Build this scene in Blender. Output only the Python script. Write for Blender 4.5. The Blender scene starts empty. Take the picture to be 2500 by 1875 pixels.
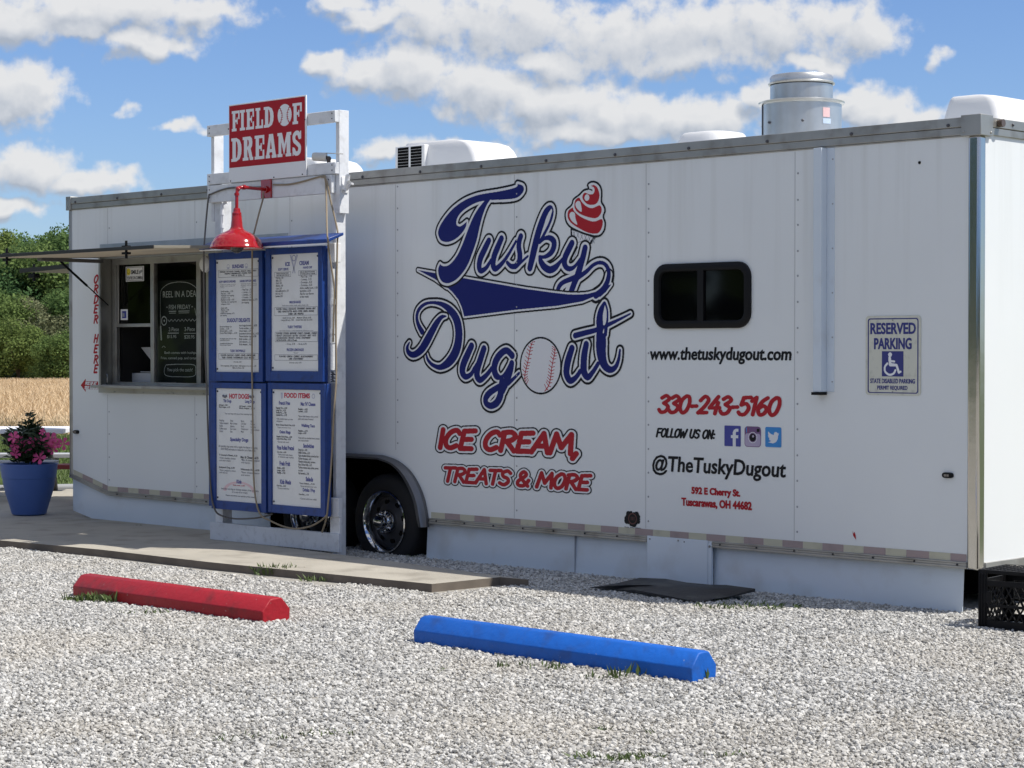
import bpy, bmesh, math, random
import numpy as np
from mathutils import Vector, Matrix, geometry
random.seed(7); rng = np.random.default_rng(7)
R = math.radians
SC = bpy.context.scene
COL = SC.collection

# ------------------------------------------------------------------ camera, sun, sky, exposure
CAM = Vector((14.982, -9.990, 1.4726)); YAW = -0.772275; PITCH = -0.016466; FPX = 5055.0
cam = bpy.data.cameras.new('camera'); cam_o = bpy.data.objects.new('camera', cam); COL.objects.link(cam_o)
cam_o.location = CAM; cam_o.rotation_euler = (math.pi/2 + PITCH, 0, -YAW)
cam.sensor_width = 36; cam.lens = FPX/2500*36; cam.clip_end = 3000; cam.clip_start = .1
SC.camera = cam_o
SUN = Vector((.60, .308, 1.0)).normalized()
sl = bpy.data.lights.new('sun', 'SUN'); sl.energy = 3.95; sl.angle = R(.53); sl.color = (1, .95, .87)
so = bpy.data.objects.new('sun', sl); COL.objects.link(so); so.rotation_euler = SUN.to_track_quat('Z', 'Y').to_euler()
SC.view_settings.view_transform = 'Standard'; SC.view_settings.look = 'None'
SC.view_settings.exposure = 0.38; SC.view_settings.gamma = 1; SC.view_settings.use_curve_mapping = False

FW = Vector((math.sin(YAW)*math.cos(PITCH), math.cos(YAW)*math.cos(PITCH), math.sin(PITCH)))
RT = Vector((math.cos(YAW), -math.sin(YAW), 0)); UP = RT.cross(FW)
def ray(u, v): return FW + RT*((u-1250)/FPX) + UP*((937.5-v)/FPX)
# survey of the photograph: detail views (origin x, origin y, scale) give photo points, which a known plane turns into metres
REG = dict(S=(0,0,1), F=(0,0,1.1302), R1=(0,200,.40687), R2=(0,900,.40687), R3=(940,400,.37373), R4=(1500,600,.45198), R5=(800,1000,.31646),
  R6=(1900,1000,.33149), Z1=(480,560,.22905), Z2=(480,920,.26518), Z3=(480,200,.27119), Z4=(160,580,.24112), Z5=(0,900,.24117),
  Z6=(840,1080,.18086), Z7=(1800,140,.31646), Z8=(2250,1150,.24704), A=(1000,430,.18083), B=(1240,430,.18083), C=(970,700,.18083),
  D=(1160,780,.14472), E=(1260,700,.18083), K=(780,300,.27125), L=(560,1180,.15671), N=(0,540,.24116), T=(1560,960,.21704), M=(1400,1280,.24864), Y=(1940,300,.30140))
def src(reg, x, y):
    o = REG[reg]; return o[0]+x*o[2], o[1]+y*o[2]
def P(reg, x, y, c=0.0, ax=1):
    d = ray(*src(reg, x, y)); t = (c-CAM[ax])/d[ax]; return CAM + d*t
def G(reg, x, y, z=0.0): return P(reg, x, y, z, 2)
def azel(u, v):
    d = ray(u, v).normalized(); return math.degrees(math.atan2(d.x, d.y)), math.degrees(math.asin(d.z))

# ---- world: Nishita sky with cumulus laid out by azimuth and elevation
W = bpy.data.worlds.new("World"); SC.world = W; W.use_nodes = True; W.cycles.sampling_method = 'NONE'
nt = W.node_tree; N = nt.nodes; LK = nt.links; N.clear()
def mk(tree, t, **kw):
    n = tree.nodes.new(t)
    for k, v in kw.items(): setattr(n, k, v)
    return n
blobs = [(230,18,250,50),(30,45,130,40),(430,22,80,30),(320,92,110,30),(180,60,90,30),
 (40,200,95,55),(-30,225,90,45),(60,365,105,45),(180,392,105,32),(250,385,45,24),(30,455,70,22),(268,235,30,11),(400,272,60,12),
 (712,140,50,32),(775,165,80,42),(890,150,120,54),(1040,190,120,64),(1190,225,140,64),(1340,250,130,56),(1500,258,150,48),(1640,212,46,36),(1290,285,190,30),
 (1845,215,46,30),(1885,245,85,42),(1975,255,75,32),
 (745,10,62,26),(810,42,60,24),(930,40,120,58),(1110,50,180,74),(1320,90,190,74),(1480,65,190,70),(1660,60,190,74),(1855,70,90,66),(1200,140,140,36),(1480,125,130,38),(1760,135,60,22),
 (2040,125,36,20),(825,325,60,26),(980,330,140,24)]
grp = bpy.data.node_groups.new('cumulus_density', 'ShaderNodeTree')
grp.interface.new_socket('Vector', in_out='INPUT', socket_type='NodeSocketVector')
grp.interface.new_socket('Density', in_out='OUTPUT', socket_type='NodeSocketFloat'); grp.interface.new_socket('Core', in_out='OUTPUT', socket_type='NodeSocketFloat'); grp.interface.new_socket('Puff', in_out='OUTPUT', socket_type='NodeSocketFloat')
gi = mk(grp, 'NodeGroupInput'); go = mk(grp, 'NodeGroupOutput'); gl = grp.links
wn = mk(grp, 'ShaderNodeTexNoise', noise_dimensions='2D'); wn.inputs['Scale'].default_value = .85; wn.inputs['Detail'].default_value = 3
gl.new(gi.outputs[0], wn.inputs['Vector'])
ws = mk(grp, 'ShaderNodeVectorMath', operation='SUBTRACT'); ws.inputs[1].default_value = (.5,.5,.5); gl.new(wn.outputs['Color'], ws.inputs[0])
wm = mk(grp, 'ShaderNodeVectorMath', operation='MULTIPLY_ADD'); wm.inputs[1].default_value = (1.35,.9,0); gl.new(ws.outputs[0], wm.inputs[0]); gl.new(gi.outputs[0], wm.inputs[2])
prev = None
for (u, v, ru, rv) in blobs:
    thin = .62 if ru < 40 and v > 90 and rv < 25 else (.5 if (u, v) == (400,272) else (.34 if u > 720 and v < 145 and rv > 30 and (u, v) != (712,140) else .12))
    a, e = azel(u*1.1302, v*1.1302); ra = math.degrees(ru*1.1302/FPX)*1.25; re = math.degrees(rv*1.1302/FPX)*1.3
    s1 = mk(grp, 'ShaderNodeVectorMath', operation='MULTIPLY_ADD'); s1.inputs[1].default_value = (1/ra, 1/re, 0); s1.inputs[2].default_value = (-a/ra, -e/re, thin)
    gl.new(wm.outputs[0], s1.inputs[0])
    s2 = mk(grp, 'ShaderNodeVectorMath', operation='LENGTH'); gl.new(s1.outputs[0], s2.inputs[0])
    if prev is None: prev = s2.outputs['Value']
    else:
        m = mk(grp, 'ShaderNodeMath', operation='SMOOTH_MIN'); m.inputs[2].default_value = .22
        gl.new(prev, m.inputs[0]); gl.new(s2.outputs['Value'], m.inputs[1]); prev = m.outputs[0]
# unseen cumulus above the sky in view, coverage raised for neutral fill light
gn = mk(grp, 'ShaderNodeTexNoise', noise_dimensions='2D'); gn.inputs['Scale'].default_value = .09; gn.inputs['Detail'].default_value = 2; gl.new(gi.outputs[0], gn.inputs['Vector'])
gm = mk(grp, 'ShaderNodeMapRange'); gm.inputs['From Min'].default_value = .34; gm.inputs['From Max'].default_value = .56; gm.inputs['To Min'].default_value = 1.6; gm.inputs['To Max'].default_value = .45
gl.new(gn.outputs['Fac'], gm.inputs['Value'])
sx = mk(grp, 'ShaderNodeSeparateXYZ'); gl.new(gi.outputs[0], sx.inputs[0])
hm = mk(grp, 'ShaderNodeMapRange'); hm.inputs['From Min'].default_value = 11; hm.inputs['From Max'].default_value = 14; hm.inputs['To Min'].default_value = 1.2; hm.inputs['To Max'].default_value = 0
gl.new(sx.outputs['Y'], hm.inputs['Value'])
ga = mk(grp, 'ShaderNodeMath', operation='ADD'); gl.new(gm.outputs[0], ga.inputs[0]); gl.new(hm.outputs[0], ga.inputs[1])
m = mk(grp, 'ShaderNodeMath', operation='MINIMUM'); gl.new(prev, m.inputs[0]); gl.new(ga.outputs[0], m.inputs[1])
fb = mk(grp, 'ShaderNodeTexNoise', noise_dimensions='2D'); fb.inputs['Scale'].default_value = 1.5; fb.inputs['Detail'].default_value = 5; fb.inputs['Roughness'].default_value = .55; gl.new(gi.outputs[0], fb.inputs['Vector'])
f1 = mk(grp, 'ShaderNodeMath', operation='MULTIPLY_ADD'); f1.inputs[1].default_value = 1.15; f1.inputs[2].default_value = .40; gl.new(fb.outputs['Fac'], f1.inputs[0])
f2 = mk(grp, 'ShaderNodeMath', operation='SUBTRACT'); gl.new(f1.outputs[0], f2.inputs[0]); gl.new(m.outputs[0], f2.inputs[1])
gl.new(f2.outputs[0], go.inputs[0]); gl.new(m.outputs[0], go.inputs[1]); gl.new(fb.outputs['Fac'], go.inputs[2])
tc = mk(nt, 'ShaderNodeTexCoord'); sp = mk(nt, 'ShaderNodeSeparateXYZ'); LK.new(tc.outputs['Generated'], sp.inputs[0])
at = mk(nt, 'ShaderNodeMath', operation='ARCTAN2'); LK.new(sp.outputs['X'], at.inputs[0]); LK.new(sp.outputs['Y'], at.inputs[1])
asn = mk(nt, 'ShaderNodeMath', operation='ARCSINE'); LK.new(sp.outputs['Z'], asn.inputs[0])
cx = mk(nt, 'ShaderNodeCombineXYZ'); LK.new(at.outputs[0], cx.inputs[0]); LK.new(asn.outputs[0], cx.inputs[1])
dg = mk(nt, 'ShaderNodeVectorMath', operation='SCALE'); dg.inputs['Scale'].default_value = 180/math.pi; LK.new(cx.outputs[0], dg.inputs[0])
d1 = mk(nt, 'ShaderNodeGroup'); d1.node_tree = grp; LK.new(dg.outputs[0], d1.inputs[0])
of = mk(nt, 'ShaderNodeVectorMath', operation='ADD'); of.inputs[1].default_value = (.22, .42, 0); LK.new(dg.outputs[0], of.inputs[0])
d2 = mk(nt, 'ShaderNodeGroup'); d2.node_tree = grp; LK.new(of.outputs[0], d2.inputs[0])
al = mk(nt, 'ShaderNodeMapRange', interpolation_type='SMOOTHSTEP'); al.inputs['From Min'].default_value = -.16; al.inputs['From Max'].default_value = .46; al.inputs['To Max'].default_value = .95
LK.new(d1.outputs[0], al.inputs['Value'])
l1_ = mk(nt, 'ShaderNodeMath', operation='SUBTRACT'); LK.new(d1.outputs[0], l1_.inputs[0]); LK.new(d2.outputs[0], l1_.inputs[1])
l2_ = mk(nt, 'ShaderNodeMath', operation='SUBTRACT'); LK.new(d2.outputs[1], l2_.inputs[0]); LK.new(d1.outputs[1], l2_.inputs[1])
l3_ = mk(nt, 'ShaderNodeMath', operation='MULTIPLY'); l3_.inputs[1].default_value = .38; LK.new(l1_.outputs[0], l3_.inputs[0])
lt = mk(nt, 'ShaderNodeMath', operation='MULTIPLY_ADD'); lt.inputs[1].default_value = .75; LK.new(l2_.outputs[0], lt.inputs[0]); LK.new(l3_.outputs[0], lt.inputs[2])
lr = mk(nt, 'ShaderNodeMapRange'); lr.inputs['From Min'].default_value = -.50; lr.inputs['From Max'].default_value = .42; LK.new(lt.outputs[0], lr.inputs['Value'])
thick = mk(nt, 'ShaderNodeMapRange'); thick.inputs['From Min'].default_value = .05; thick.inputs['From Max'].default_value = .95; thick.inputs['To Min'].default_value = .85; thick.inputs['To Max'].default_value = 1.35
LK.new(d1.outputs[1], thick.inputs['Value'])
lm = mk(nt, 'ShaderNodeMath', operation='MULTIPLY'); LK.new(lr.outputs[0], lm.inputs[0]); LK.new(thick.outputs[0], lm.inputs[1])
cc = mk(nt, 'ShaderNodeValToRGB'); LK.new(lm.outputs[0], cc.inputs[0])
CLOUD = 7.2
cr = cc.color_ramp; cr.elements[0].position = .05; cr.elements[0].color = (.44,.49,.57,1); cr.elements[1].position = .95; cr.elements[1].color = (.86,.86,.86,1)
el = cr.elements.new(.45); el.color = (.64,.67,.72,1)
cs = mk(nt, 'ShaderNodeVectorMath', operation='SCALE'); cs.inputs['Scale'].default_value = CLOUD; LK.new(cc.outputs[0], cs.inputs[0])
sky = mk(nt, 'ShaderNodeTexSky', sky_type='NISHITA'); sky.sun_disc = False; sky.sun_elevation = math.asin(SUN.z); sky.sun_rotation = math.atan2(SUN.x, SUN.y)
sky.altitude = 250; sky.air_density = 1.0; sky.dust_density = .4; sky.ozone_density = 2.5
tint = mk(nt, 'ShaderNodeMix', data_type='RGBA', blend_type='MULTIPLY'); tint.inputs['Factor'].default_value = 1; tint.inputs['B'].default_value = (.63,.745,.985,1)
LK.new(sky.outputs[0], tint.inputs['A'])
mx = mk(nt, 'ShaderNodeMix', data_type='RGBA'); LK.new(al.outputs[0], mx.inputs['Factor']); LK.new(tint.outputs['Result'], mx.inputs['A']); LK.new(cs.outputs[0], mx.inputs['B'])
bg = mk(nt, 'ShaderNodeBackground'); bg.inputs['Strength'].default_value = .1; LK.new(mx.outputs['Result'], bg.inputs['Color'])
wo = mk(nt, 'ShaderNodeOutputWorld'); LK.new(bg.outputs[0], wo.inputs[0])

# ------------------------------------------------------------------ materials
def mat(name, col, rough=.6, metal=0, var=0, vscale=8, bump=0, bscale=40, streak=0, spec=.5, coat=0, dirt=None, dirt_scale=3, dirt_amt=.5, island=0, rnd=0, streak_z=None, wpatch=None, chips=None):
    m = bpy.data.materials.new(name); m.use_nodes = True; t = m.node_tree; b = t.nodes['Principled BSDF']; l = t.links
    c = tuple(col)+(1,)
    b.inputs['Base Color'].default_value = c; b.inputs['Roughness'].default_value = rough; b.inputs['Metallic'].default_value = metal
    b.inputs['Specular IOR Level'].default_value = spec
    if coat: b.inputs['Coat Weight'].default_value = coat; b.inputs['Coat Roughness'].default_value = .08
    tcn = t.nodes.new('ShaderNodeTexCoord'); cur = None
    def colnode(fac, c2, amt):
        nonlocal cur
        mixn = t.nodes.new('ShaderNodeMix'); mixn.data_type = 'RGBA'
        mm = t.nodes.new('ShaderNodeMath'); mm.operation = 'MULTIPLY'; mm.inputs[1].default_value = amt; l.new(fac, mm.inputs[0]); l.new(mm.outputs[0], mixn.inputs['Factor'])
        if cur is None: mixn.inputs['A'].default_value = c
        else: l.new(cur, mixn.inputs['A'])
        mixn.inputs['B'].default_value = tuple(c2)+(1,); cur = mixn.outputs['Result']
    def noise(scale, detail=4, vec=None):
        n = t.nodes.new('ShaderNodeTexNoise'); n.inputs['Scale'].default_value = scale; n.inputs['Detail'].default_value = detail
        l.new(vec if vec else tcn.outputs['Object'], n.inputs['Vector']); return n
    def ramp(sock, a, bb):
        mr = t.nodes.new('ShaderNodeMapRange'); mr.inputs['From Min'].default_value = a; mr.inputs['From Max'].default_value = bb; l.new(sock, mr.inputs['Value']); return mr.outputs[0]
    if var: colnode(ramp(noise(vscale).outputs['Fac'], .35, .65), [x*.55 for x in col], var)
    if dirt: colnode(ramp(noise(dirt_scale, 8).outputs['Fac'], .52, .72), dirt, dirt_amt)
    if streak:
        mp = t.nodes.new('ShaderNodeMapping'); mp.inputs['Scale'].default_value = (9, 9, .35); l.new(tcn.outputs['Object'], mp.inputs[0])
        sfac = ramp(noise(1.6, 5, mp.outputs[0]).outputs['Fac'], .5, .78)
        if streak_z:
            sz_ = t.nodes.new('ShaderNodeSeparateXYZ'); l.new(tcn.outputs['Object'], sz_.inputs[0]); mm_ = t.nodes.new('ShaderNodeMath'); mm_.operation = 'MULTIPLY'; l.new(sfac, mm_.inputs[0]); l.new(ramp(sz_.outputs['Z'], *streak_z), mm_.inputs[1]); sfac = mm_.outputs[0]
        colnode(sfac, (col[0]*.62, col[1]*.60, col[2]*.55), streak)
    if rnd:
        oi = t.nodes.new('ShaderNodeObjectInfo'); colnode(oi.outputs['Random'], [x*rnd for x in col], 1)
    if chips: colnode(ramp(noise(38, 2).outputs['Fac'], .735, .76), chips, .6)
    if wpatch:
        gp_ = t.nodes.new('ShaderNodeNewGeometry'); colnode(ramp(noise(wpatch[1], 4, gp_.outputs['Position']).outputs['Fac'], .45, .68), wpatch[0], wpatch[2])
    if island:
        gm_ = t.nodes.new('ShaderNodeNewGeometry'); colnode(gm_.outputs['Random Per Island'], [x*.5 for x in col], island)
    if cur: l.new(cur, b.inputs['Base Color'])
    if bump:
        bn = t.nodes.new('ShaderNodeBump'); bn.inputs['Strength'].default_value = bump; bn.inputs['Distance'].default_value = .01
        l.new(noise(bscale, 5).outputs['Fac'], bn.inputs['Height']); l.new(bn.outputs[0], b.inputs['Normal'])
    return m
WHITE = mat('white_trailer_paint', (.76,.785,.785), .28, var=.06, vscale=1.1, streak=.32, bump=.3, bscale=.9, spec=.5, streak_z=(1.5,2.75))
WHITE2 = mat('white_gloss_skirt', (.64,.71,.78), .22, var=.08, vscale=2, bump=.22, bscale=1.3, dirt=(.38,.35,.30), dirt_scale=3, dirt_amt=.35)  # same white paint as the body; sky reflection put in as bluish tint
FIBER = mat('white_fibreglass', (.74,.74,.74), .4, var=.06, vscale=4)
ALU = mat('brushed_aluminium', (.42,.415,.39), .42, .7, var=.35, vscale=5, dirt=(.18,.16,.13), dirt_scale=7, dirt_amt=.55)
POLISH = mat('polished_stainless', (.55,.54,.51), .16, 1, bump=.14, bscale=4)
GALV = mat('galvanised_sheet', (.64,.645,.63), .36, .85, var=.2, vscale=9, streak=.25)
FENDER = mat('grey_fender', (.16,.16,.165), .30, .7)
DISH = mat('grey_wheel_dish', (.09,.09,.095), .32, .6)
CHROME = mat('chrome', (.55,.56,.58), .07, 1)
RUBBER = mat('black_rubber', (.012,.012,.013), .75, bump=.2)
BLACKP = mat('black_plastic', (.006,.006,.007), .45, spec=.2)
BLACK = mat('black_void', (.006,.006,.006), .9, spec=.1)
DARKIN = mat('dark_interior', (.02,.02,.02), .8)
BOARDW = mat('white_painted_wood', (.72,.74,.76), .5, var=.12, vscale=6, dirt=(.36,.36,.36), dirt_scale=14, dirt_amt=.35, bump=.2, bscale=60)
BLUEW = mat('blue_painted_wood', (.012,.052,.24), .38, var=.25, vscale=9, dirt=(.01,.015,.05), dirt_scale=16, dirt_amt=.4, bump=.1)
PAPER = mat('menu_paper', (.74,.75,.74), .45, var=.08, vscale=5, dirt=(.58,.58,.55), dirt_scale=6, dirt_amt=.35)
INK = mat('black_ink', (.035,.035,.045), .6); INKG = mat('grey_ink', (.16,.16,.19), .6)
INKB = mat('blue_ink', (.13,.14,.33), .6); INKR = mat('red_ink', (.52,.06,.09), .6); INKL = mat('pale_ink', (.45,.46,.55), .6); INKP = mat('pink_ink', (.72,.52,.54), .6)
LOGOB = mat('navy_vinyl', (.006,.012,.135), .42, spec=.22); LOGOK = mat('black_vinyl', (.008,.009,.012), .42, spec=.22); LOGOW = mat('white_vinyl', (.72,.73,.745), .35)
LOGOR = mat('red_vinyl', (.40,.014,.024), .42, spec=.25); GREYV = mat('grey_vinyl', (.28,.30,.33), .4)
FBB = mat('icon_navy', (.045,.055,.30), .3); TWB = mat('icon_sky', (.03,.24,.60), .3); PURP = mat('icon_lilac', (.42,.36,.50), .3); PURD = mat('icon_plum', (.16,.08,.20), .3)
SIGNR = mat('sign_red', (.40,.010,.018), .45, spec=.25, var=.06); SIGNW = mat('sign_white', (.78,.79,.80), .4)
LAMPR = mat('red_enamel', (.34,.006,.010), .12, coat=.5)
TAPER = mat('faded_red_tape', (.36,.28,.27), .5, dirt=(.25,.21,.20), dirt_scale=10, dirt_amt=.6); TAPEW = mat('cream_tape', (.52,.50,.38), .45, dirt=(.36,.34,.27), dirt_scale=12, dirt_amt=.5)
CONC = mat('concrete', (.43,.40,.34), .9, var=.32, vscale=1.6, dirt=(.19,.17,.14), dirt_scale=4, dirt_amt=.55, bump=.5, bscale=120)
REDC = mat('red_painted_concrete', (.33,.012,.022), .5, spec=.3, dirt=(.10,.02,.022), dirt_scale=9, dirt_amt=.7, bump=.4, bscale=30, chips=(.34,.27,.25))
BLUC = mat('blue_painted_concrete', (.007,.115,.50), .5, spec=.3, var=.15, dirt=(.03,.06,.18), dirt_scale=9, dirt_amt=.5, bump=.4, bscale=30, chips=(.28,.32,.40))
POTB = mat('blue_pot_plastic', (.062,.130,.37), .5, var=.1)
CORD = mat('tan_cord', (.27,.22,.15), .7); CORDG = mat('grey_cord', (.12,.11,.10), .7)
MATBK = mat('black_rubber_mat', (.018,.018,.019), .55, dirt=(.10,.10,.09), dirt_scale=7, dirt_amt=.6, bump=.3, bscale=25)
SOIL = mat('potting_soil', (.04,.025,.015), .95)
TABW = mat('pale_table_top', (.88,.88,.90), .4); TABG = mat('grey_bench', (.42,.43,.45), .5); TABR = mat('red_table_wood', (.26,.035,.03), .6); TABD = mat('dark_steel_tube', (.035,.035,.035), .5)
LEAFP = mat('dark_leaf', (.030,.060,.022), .5, island=.7); PINK = mat('pink_petal', (.80,.10,.30), .6, island=.35)
WEED = mat('weed_leaf', (.085,.13,.030), .6, island=.6)
YEL = mat('yellow', (.75,.62,.05), .5); CHALK = mat('chalk_line', (.88,.89,.88), .9); SLATE = mat('chalkboard_black', (.015,.017,.016), .5)
SIGNB = mat('sign_navy', (.03,.035,.19), .45); SIGNC = mat('sign_cream', (.62,.62,.53), .5, dirt=(.40,.40,.34), dirt_scale=24, dirt_amt=.5)
BARK = mat('bark', (.10,.08,.06), .9); BROWN = mat('brown_seal', (.10,.03,.025), .5)
STEELP = mat('grey_pipe', (.30,.31,.32), .6)
AWNG = mat('awning_sheet', (.50,.48,.40), .32, .3, var=.2); CAMW = mat('camera_shell', (.58,.58,.55), .5)
LENS = mat('amber_lens', (.10,.07,.05), .2)

def leaf_mat(name, col, rnd=.5):
    m = bpy.data.materials.new(name); m.use_nodes = True; t = m.node_tree; l = t.links; t.nodes.clear()
    out = t.nodes.new('ShaderNodeOutputMaterial'); d = t.nodes.new('ShaderNodeBsdfDiffuse'); tr = t.nodes.new('ShaderNodeBsdfTranslucent'); mx_ = t.nodes.new('ShaderNodeMixShader'); mx_.inputs[0].default_value = .42
    g = t.nodes.new('ShaderNodeNewGeometry'); oi = t.nodes.new('ShaderNodeObjectInfo'); mm = t.nodes.new('ShaderNodeMix'); mm.data_type = 'RGBA'
    mm.inputs['A'].default_value = tuple(x*.55 for x in col)+(1,); mm.inputs['B'].default_value = (min(1,col[0]*1.5), col[1]*1.3, col[2]*1.3, 1); l.new(g.outputs['Random Per Island'], mm.inputs['Factor'])
    m2 = t.nodes.new('ShaderNodeMix'); m2.data_type = 'RGBA'; m2.blend_type = 'MULTIPLY'; m2.inputs['Factor'].default_value = 1
    cr_ = t.nodes.new('ShaderNodeValToRGB'); cr_.color_ramp.elements[0].color = (.75,.85,.8,1); cr_.color_ramp.elements[1].color = (1.25,1.1,.9,1); l.new(oi.outputs['Random'], cr_.inputs[0])
    l.new(mm.outputs['Result'], m2.inputs['A']); l.new(cr_.outputs[0], m2.inputs['B'])
    l.new(m2.outputs['Result'], d.inputs[0]); l.new(m2.outputs['Result'], tr.inputs[0]); l.new(d.outputs[0], mx_.inputs[1]); l.new(tr.outputs[0], mx_.inputs[2]); l.new(mx_.outputs[0], out.inputs[0])
    return m
def glass_mat(name, tint_, refl, fac):
    m = bpy.data.materials.new(name); m.use_nodes = True; t = m.node_tree; l = t.links; t.nodes.clear()
    out = t.nodes.new('ShaderNodeOutputMaterial'); tr = t.nodes.new('ShaderNodeBsdfTransparent'); tr.inputs[0].default_value = tint_+(1,)
    g = t.nodes.new('ShaderNodeBsdfGlossy'); g.inputs['Roughness'].default_value = .02; g.inputs[0].default_value = refl+(1,)
    fr = t.nodes.new('ShaderNodeFresnel'); fr.inputs[0].default_value = 1.5; mm = t.nodes.new('ShaderNodeMath'); mm.operation = 'MULTIPLY'; mm.inputs[1].default_value = fac; l.new(fr.outputs[0], mm.inputs[0])
    mx_ = t.nodes.new('ShaderNodeMixShader'); l.new(mm.outputs[0], mx_.inputs[0]); l.new(tr.outputs[0], mx_.inputs[1]); l.new(g.outputs[0], mx_.inputs[2]); l.new(mx_.outputs[0], out.inputs[0])
    return m
GLASS = glass_mat('window_glass', (.80,.84,.81), (1,1,1), .75)
def frp_mat():
    m = leaf_mat('translucent_panel', (.42,.45,.44)); return m
FRP = frp_mat()
SMOKE = mat('smoked_glass', (.002,.002,.003), .04, spec=.32)

# ------------------------------------------------------------------ builders
BASE = {}
def tag(o, label=None, cat=None, group=None, kind=None):
    if label: o['label'] = label
    if cat: o['category'] = cat
    if group: o['group'] = group
    if kind: o['kind'] = kind
    return o
def thing(name, loc, label, cat, group=None):
    o = bpy.data.objects.new(name, None); COL.objects.link(o); o.location = loc; o.empty_display_size = .1
    BASE[o.name] = Vector(loc); return tag(o, label, cat, group)
class MB:
    def __init__(s): s.bm = bmesh.new()
    def face(s, pts, mi=0, sm=False):
        f = s.bm.faces.new([s.bm.verts.new(p) for p in pts]); f.material_index = mi; f.smooth = sm; return f
    def hexa(s, b, t, mi=0):
        vb = [s.bm.verts.new(p) for p in b]; vt = [s.bm.verts.new(p) for p in t]; n = len(b)
        fs = [s.bm.faces.new(vb[::-1]), s.bm.faces.new(vt)] + [s.bm.faces.new((vb[i], vb[(i+1)%n], vt[(i+1)%n], vt[i])) for i in range(n)]
        for f in fs: f.material_index = mi
        return s
    def box(s, x0, x1, y0, y1, z0, z1, mi=0):
        return s.hexa([(x0,y0,z0),(x1,y0,z0),(x1,y1,z0),(x0,y1,z0)], [(x0,y0,z1),(x1,y0,z1),(x1,y1,z1),(x0,y1,z1)], mi)
    def prism(s, pts, d, mi=0):
        d = Vector(d); return s.hexa([Vector(p) for p in pts], [Vector(p)+d for p in pts], mi)
    def rings(s, rs, closed=True, cap=True, sm=True, mi=0):
        vs = [[s.bm.verts.new(p) for p in r] for r in rs]; n = len(rs[0])
        for a, b in zip(vs[:-1], vs[1:]):
            for i in range(n if closed else n-1):
                f = s.bm.faces.new((a[i], a[(i+1)%n], b[(i+1)%n], b[i])); f.smooth = sm; f.material_index = mi
        if cap and closed:
            for r in (vs[0][::-1], vs[-1]):
                f = s.bm.faces.new(r); f.material_index = mi
        return s
    def lathe(s, c, prof, ax='z', n=40, cap=False, mi=0, sm=True):
        rs = []
        for r, h in prof:
            ring = []
            for i in range(n):
                a = 2*math.pi*i/n; p = (r*math.cos(a), r*math.sin(a), h)
                if ax == 'y': p = (p[0], h, p[1])
                if ax == 'x': p = (h, p[0], p[1])
                ring.append(Vector(c)+Vector(p))
            rs.append(ring)
        return s.rings(rs, True, cap, sm, mi)
    def tube(s, pts, r, n=8, mi=0, cap=True):
        pts = [Vector(p) for p in pts]; rs = []
        if not isinstance(r, (list, tuple)): r = [r]*len(pts)
        prevn = None
        for i, p in enumerate(pts):
            t = (pts[min(i+1, len(pts)-1)] - pts[max(i-1, 0)]).normalized()
            a = prevn if prevn is not None else (Vector((0,0,1)) if abs(t.z) < .9 else Vector((1,0,0)))
            u = (a - t*a.dot(t)).normalized(); prevn = u; w = t.cross(u)
            rs.append([p + (u*math.cos(2*math.pi*k/n) + w*math.sin(2*math.pi*k/n))*r[i] for k in range(n)])
        return s.rings(rs, True, cap, True, mi)
    def sphere(s, c, r, mi=0, seg=10, sc=(1,1,1)):
        ret = bmesh.ops.create_uvsphere(s.bm, u_segments=seg, v_segments=max(4, seg//2+1), radius=r, matrix=Matrix.Translation(c) @ Matrix.Diagonal((*sc, 1)))
        for v in ret['verts']:
            for f in v.link_faces: f.smooth = True; f.material_index = mi
        return s
    def poly(s, outline, holes=(), mi=0, plane=None):
        loops = [[Vector(p) for p in outline]] + [[Vector(p) for p in h] for h in holes]
        tri = geometry.tessellate_polygon(loops); flat = [p for lp in loops for p in lp]
        vs = [s.bm.verts.new(p) for p in flat]
        for t_ in tri:
            f = s.bm.faces.new([vs[i] for i in t_]); f.material_index = mi
        return s
    def islands(s):
        seen = set(); out = []
        for f in s.bm.faces:
            if f in seen: continue
            st = [f]; seen.add(f); isl = []
            while st:
                g = st.pop(); isl.append(g)
                for e in g.edges:
                    for h in e.link_faces:
                        if h not in seen: seen.add(h); st.append(h)
            out.append(isl)
        return out
    def build_each(s, name, m, parent=None, **kw):
        """one object per separate piece"""
        last = None
        for isl in s.islands():
            q = MB(); mp = {}
            for f in isl:
                vs = []
                for v in f.verts:
                    if v not in mp: mp[v] = q.bm.verts.new(v.co)
                    vs.append(mp[v])
                nf = q.bm.faces.new(vs); nf.smooth = f.smooth; nf.material_index = f.material_index
            last = q.build(name, m[isl[0].material_index] if isinstance(m, (list, tuple)) else m, parent, **({'recalc': True} | kw)) if not isinstance(m, (list, tuple)) else q.one(name, m[isl[0].material_index], parent, **kw)
        s.bm.free(); return last
    def one(s, name, m, parent, **kw):
        for f in s.bm.faces: f.material_index = 0
        return s.build(name, m, parent, **kw)
    def build(s, name, m, parent=None, bevel=0, angle=35, recalc=True, seg=2):
        if recalc: bmesh.ops.recalc_face_normals(s.bm, faces=s.bm.faces)
        base = Vector((0,0,0)); root = parent
        if parent is not None: base = BASE[parent.name]
        me = bpy.data.meshes.new(name); 
        if base.length: bmesh.ops.translate(s.bm, verts=s.bm.verts, vec=-base)
        s.bm.to_mesh(me); s.bm.free()
        for x in (m if isinstance(m, (list, tuple)) else [m]): me.materials.append(x)
        me.set_sharp_from_angle(angle=R(angle))
        o = bpy.data.objects.new(name, me); COL.objects.link(o)
        if parent is not None: o.parent = parent
        BASE[o.name] = base
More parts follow.
